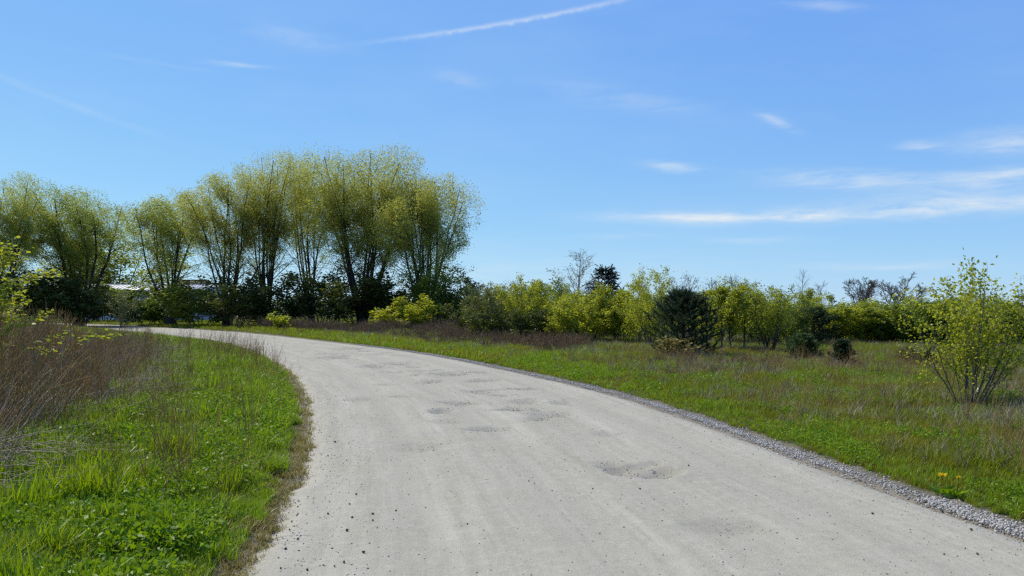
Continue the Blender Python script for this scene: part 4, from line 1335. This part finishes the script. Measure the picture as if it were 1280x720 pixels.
# fallen straw
straws = [straw_mat_mesh(470 + i, 34, 0.75, 0.0026, M['straw']) for i in range(4)]
x, y = rand_field(rng_of(15), 2600, 4.6, 26, 1.3, power=1.2, xhi=-0.3)
dl, _ = edge_dist(x, y)
heap = np.exp(-(((x + 4.2) / 0.9) ** 2 + ((y - 6.9) / 0.7) ** 2)) + np.exp(-(((x + 3.9) / 0.9) ** 2 + ((y - 5.6) / 0.4) ** 2)) + 0.9 * np.exp(-(((x + 6.4) / 1.2) ** 2 + ((y - 11.5) / 1.5) ** 2))
thick = (dl > 2.5) & (x / y < -0.42)
k = (rng_of(16).random(len(x)) < np.where(thick, 0.10, 0.0) + 0.22 * heap) & (dl > 1.2)
scatter_cover("fallen_straw", x, y, k, 0.7 + 0.6 * rng_of(17).random(len(x)), straws, "pale fallen straw lying in the weeds at left", "straw", 18, 0.1, 0.06)

# --- right-hand meadow
x, y = rand_field(rng_of(20), 110000, 4.2, 46, 1.3, power=0.75, xlo=-0.35)
dl, dr = edge_dist(x, y)
nz = fbm(x * 0.5, y * 0.5, 80)
k = dr > 0.30 + 0.22 * (fbm(x * 2.2, y * 2.2, 81) - 0.4)
lush = k & (dr < 0.75 + 1.4 * (nz - 0.4) + np.where(y > 18, 1.2, 0))
lush |= k & (fbm(x * 0.7, y * 0.7, 181) > 0.62) & (dr < 9)
sc = (0.5 + 0.7 * fbm(x * 0.9, y * 0.9, 82)) * (0.5 + 0.5 * sstep(0.3, 2.0, dr)) * (1 + 0.02 * y)
r_ = rng_of(21).random(len(x))
scatter_cover("roadside_grass", x, y, lush, sc * 0.9, tufts[:3] + meadow[:3], "bright green grass along the outer road edge", "grass", 22)
scatter_cover("meadow_grass", x, y, k & ~lush & (r_ < 0.85), sc, meadow, "olive green meadow grass right of the road", "grass", 23)
dry = k & (dr > 0.9) & (r_ < 0.10 * sstep(0.42, 0.62, fbm(x * 0.45, y * 0.8, 84)) + 0.02)
scatter_cover("meadow_dry_grass", x, y, dry, sc * 0.9, dryg, "dry straw coloured grass in the meadow", "grass", 24)
x, y = rand_field(rng_of(25), 14000, 5, 30, 1.3, power=0.7, xlo=0.0)
_, dr = edge_dist(x, y)
k = (dr > 0.4) & (fbm(x * 1.2, y * 1.2, 86) > 0.54)
scatter_cover("meadow_herb", x, y, k, (0.5 + 0.5 * fbm(x, y, 75)) * (1 + 0.02 * y), herbs, "broad leaved green herbs in the right hand meadow", "plants", 26)

# far grass, seen edge-on round the bend
far = [blade_tuft(480 + i, 22, 0.26, 0.009, 0.28, M['meadow'], 0.4) for i in range(3)] + [blade_tuft(485 + i, 22, 0.24, 0.009, 0.28, M['grass'], 0.4) for i in range(3)]
x, y = rand_field(rng_of(27), 42000, 24, 120, 1.25, power=0.9)
dl, dr = edge_dist(x, y)
off = np.maximum(dl, dr)
scatter_cover("far_grass", x, y, off > 0.35, 0.6 + 0.7 * fbm(x * 0.4, y * 0.4, 88), far, "rough grass beyond the road bend", "grass", 28)

# --- dark dry weeds in front of the bushes and willows, and patches in the meadow
fw = [stalk_clump(490 + i, 12, 0.66, 0.006, 0.35, M['weed_dark'], 7, 8, 0.14, 0.28, 0.03) for i in range(5)]
x, y = rand_field(rng_of(30), 16000, 16, 72, 1.25, power=1.3)
dl, dr = edge_dist(x, y)
pxs = 640 + x / y * F
nz = fbm(x * 0.35, y * 0.35, 90)
band = (0.12 + 0.88 * sstep(0.4, 0.55, fbm(x * 0.3, y * 0.5, 191))) * sstep(1.8, 4.2, dr + (nz - 0.5) * 3) * (1 - sstep(700, 800, pxs)) * np.where(y > 24, 1, 0) * (y < 63)
mead = 0.4 * sstep(0.47, 0.66, fbm(x * 0.5, y * 0.9, 91)) * sstep(720, 800, pxs) * (y < 30) + 0.5 * sstep(28.5, 30.5, y) * (y < 34) * sstep(1000, 1060, pxs)
k = rng_of(31).random(len(x)) < np.clip(0.75 * band + mead, 0, 1)
k &= dr > 1.0
sc = (0.3 + 0.95 * fbm(x * 0.5, y * 0.5, 193)) * np.where(pxs > 740, 0.62, 1.0) * np.where(y > 45, 1.35, 1.0)
scatter_cover("dry_weeds_before_the_bushes", x, y, k, sc, fw, "dark brown dry weeds in front of the bushes", "dry weeds", 32, 0.1)
x, y = rand_field(rng_of(33), 6000, 6, 22, 1.3, power=1.0, xlo=0.05)
_, dr = edge_dist(x, y)
k = (dr > 1.3) & (rng_of(34).random(len(x)) < 0.07 + 0.75 * sstep(0.47, 0.60, fbm(x * 0.6, y * 0.6, 93)))
scatter_cover("dry_stalks_in_the_meadow", x, y, k, 0.28 + 0.36 * rng_of(35).random(len(x)), weeds, "thin brown stalks standing in the meadow", "dry weeds", 36, 0.12)

# --- gravel shoulder along the outer road edge, and loose grit
stones = [stone_mesh(500 + i, M['stone']) for i in range(6)]
chips = [stone_mesh(510 + i, M['chip'], 0.55) for i in range(5)]
rng = rng_of(40)
n = 36000
tt = rng.random(n) ** 1.7
ii = (np.searchsorted(RD[:, 1], 4.0) + tt * (np.searchsorted(RD[:, 1], 34.0) - np.searchsorted(RD[:, 1], 4.0)))
p = np.stack([np.interp(ii, np.arange(len(RD)), RD[:, k_]) for k_ in range(2)], 1)
tg = norm(np.stack([np.interp(ii, np.arange(len(RD)), RT[:, k_]) for k_ in range(2)], 1))
nrm2 = np.stack([tg[:, 1], -tg[:, 0]], 1)
wv = 0.06 * (fbm(ii * 0.8, ii * 0.0, 131) - 0.5)
offs = rng.normal(0.09, 0.06, n) * np.where(rng.random(n) < 0.3, 2.4, 1.0) + 2 * wv
p = p + nrm2 * offs[:, None]
x, y = p[:, 0], p[:, 1]
hump = 0.014 * np.exp(-((offs - 0.1) / 0.13) ** 2)
zz = 0.0 + hump + rng.random(n) * 0.012 - 0.005
scatter_cover("gravel_shoulder", x, y, (offs < 0.42) & (rng.random(n) < 0.35 + 0.65 * sstep(0.35, 0.55, fbm(x * 2.3, y * 2.3, 137))), 0.007 + 0.026 * rng.random(n) ** 3, stones, "strip of grey crushed gravel along the outer road edge", "gravel", 41, 0.6, 0, zz)


def road_u(x, y):
    dl, dr = edge_dist(x, y)
    return np.clip(-dl / np.maximum(-dl - dr, 1e-3), 0, 1), -dl


rng = rng_of(42)
x, y = rand_field(rng, 110000, 3.6, 30, 1.2, power=0.45)
dl, dr = edge_dist(x, y)
inn = (dl < 0.1) & (dr < 0.0)
u = np.clip(-dl / np.maximum(-dl - dr, 1e-3), 0, 1)
pd, pm = pot_depth(x, y)
dens = 0.10 + 0.75 * np.exp(-((-dl) / 0.55) ** 2) + 0.3 * np.exp(-((-dr) / 0.5) ** 2) + 0.8 * pm
k = inn & (rng.random(len(x)) < dens)
zr, _ = road_height(x, y, u)
sc = (0.004 + 0.013 * rng.random(len(x)) ** 3) * (1 + 0.03 * y)
scatter_cover("loose_grit", x, y, k, sc, chips, "loose grit scattered over the pale road", "gravel", 43, 0.5, 0.001, zr)
# rough stones in the potholes
rng = rng_of(44)
PX, PY = [], []
for (cx, cy, a, b, dep) in POTS:
    if dep < 0.018: continue
    m_ = int(12 + 90 * a * b * 4)
    PX.append(cx + rng.normal(0, 0.42, m_) * a); PY.append(cy + rng.normal(0, 0.42, m_) * b)
x = np.concatenate(PX); y = np.concatenate(PY)
u, _ = road_u(x, y)
zr, _ = road_height(x, y, u)
scatter_cover("pothole_rubble", x, y, np.ones(len(x), bool), 0.008 + 0.022 * rng.random(len(x)) ** 3, stones[:3] + chips[:3], "broken stones lying in the potholes of the road", "gravel", 45, 0.5, 0.002, zr)

# --- single dark pebbles that stand out on the road
peb = [stone_mesh(520 + i, M['pebble'], 0.7) for i in range(5)]
rng = rng_of(50)
spots = [(362, 667, 5), (410, 647, 4.5), (440, 652, 4), (466, 647, 5), (466, 655, 4.5), (434, 668, 6), (357, 692, 5), (372, 680, 4.5), (495, 642, 4), (430, 709, 6), (454, 696, 6), (384, 718, 5), (418, 714, 4),
         (348, 702, 4), (351, 717, 4), (445, 621, 4), (437, 634, 3.5), (419, 555, 4), (410, 572, 3), (861, 586, 4), (1091, 644, 4.5), (1214, 665, 5), (1222, 696, 5), (1180, 694, 4), (661, 604, 3), (668, 607, 3), (800, 614, 3.5), (584, 658, 3.5), (690, 616, 3), (741, 614, 3)]
for i, (px, py, w) in enumerate(spots):
    X_, Z_ = gpt(px, py)
    u, _ = road_u(np.array([X_]), np.array([Z_]))
    zr, _ = road_height(np.array([X_]), np.array([Z_]), u)
    s = w / F * Z_ * 0.95
    o = link('pebble', peb[i % 5], None, (X_, Z_, float(zr[0]) + 0.28 * s))
    o.scale = (s, s, s); o.rotation_euler = (0, 0, rng.uniform(0, 6.28))
    tag(o, "single dark grey pebble lying on the pale road", "pebble", "dark pebbles lying on the road")


# --- two dandelions by the road
def dandelion(px, py, size, label, seed):
    rng = rng_of(seed)
    X_, Z_ = gpt(px, py + 9)
    z0 = float(gz(X_, Z_)[0])
    root = empty('dandelion', (X_, Z_, z0))
    tag(root, label, 'flower', 'dandelions by the gravel edge')
    hgt = 0.17
    C = curves(rng, np.array([[0, 0, 0.0]]), np.array([[0.05, -0.02, 1.0]]), np.array([hgt]), 6, 0, 0.02)
    link('stem', mesh_np('stem', *[(v if i == 0 else [v]) for i, v in enumerate(tubes(C, np.full((1, 6), 0.0025), 5))], [M['herb']]), root)
    n = 70
    a = rng.uniform(0, 2 * np.pi, n); e = rng.uniform(0.05, 1.3, n)
    d = np.stack([np.cos(a) * np.cos(e), np.sin(a) * np.cos(e), np.sin(e) * 0.5], 1)
    V, q, t = leaves(rng, np.repeat(C[0, -1:], n, 0), d, size * 0.62, 0.3, 8, 0, 0.1)
    link('flower_head', mesh_np('flower_head', V, [q], [M['petal']], {'tint': t}), root)
    n = 14
    a = np.arange(n) * 2 * np.pi / n
    V, q, t = leaves(rng, np.zeros((n, 3)) + [0, 0, 0.02], np.stack([np.cos(a), np.sin(a), np.full(n, .45)], 1), 0.13, 0.28, 5, 0, 0.3)
    link('leaf_rosette', mesh_np('leaf_rosette', V, [q], [M['herb']], {'tint': t}), root)


M['petal'] = leaf_mat('dandelion_petal', (0.72, 0.52, 0.01), (0.8, 0.6, 0.012), 0.25, (1, 1, 0.8))
dandelion(1176, 611, 0.06, 'larger yellow dandelion by the gravel edge', 600)
dandelion(1196, 614, 0.035, 'smaller yellow dandelion right of the larger one', 601)
# pale stone at the foot of the nearest shrub
X_, Z_ = gpt(1213, 502)
o = link('stone', stone_mesh(610, plain_mat('pale_stone', (0.42, 0.4, 0.38), (0.58, 0.56, 0.53), 20, 0.8, 0.2), 0.9), None, (X_, Z_ - 0.25, float(gz(X_, Z_ - 0.25)[0]) + 0.12))
o.scale = (0.16, 0.16, 0.24)
tag(o, 'pale grey stone at the foot of the nearest shrub', 'stone')
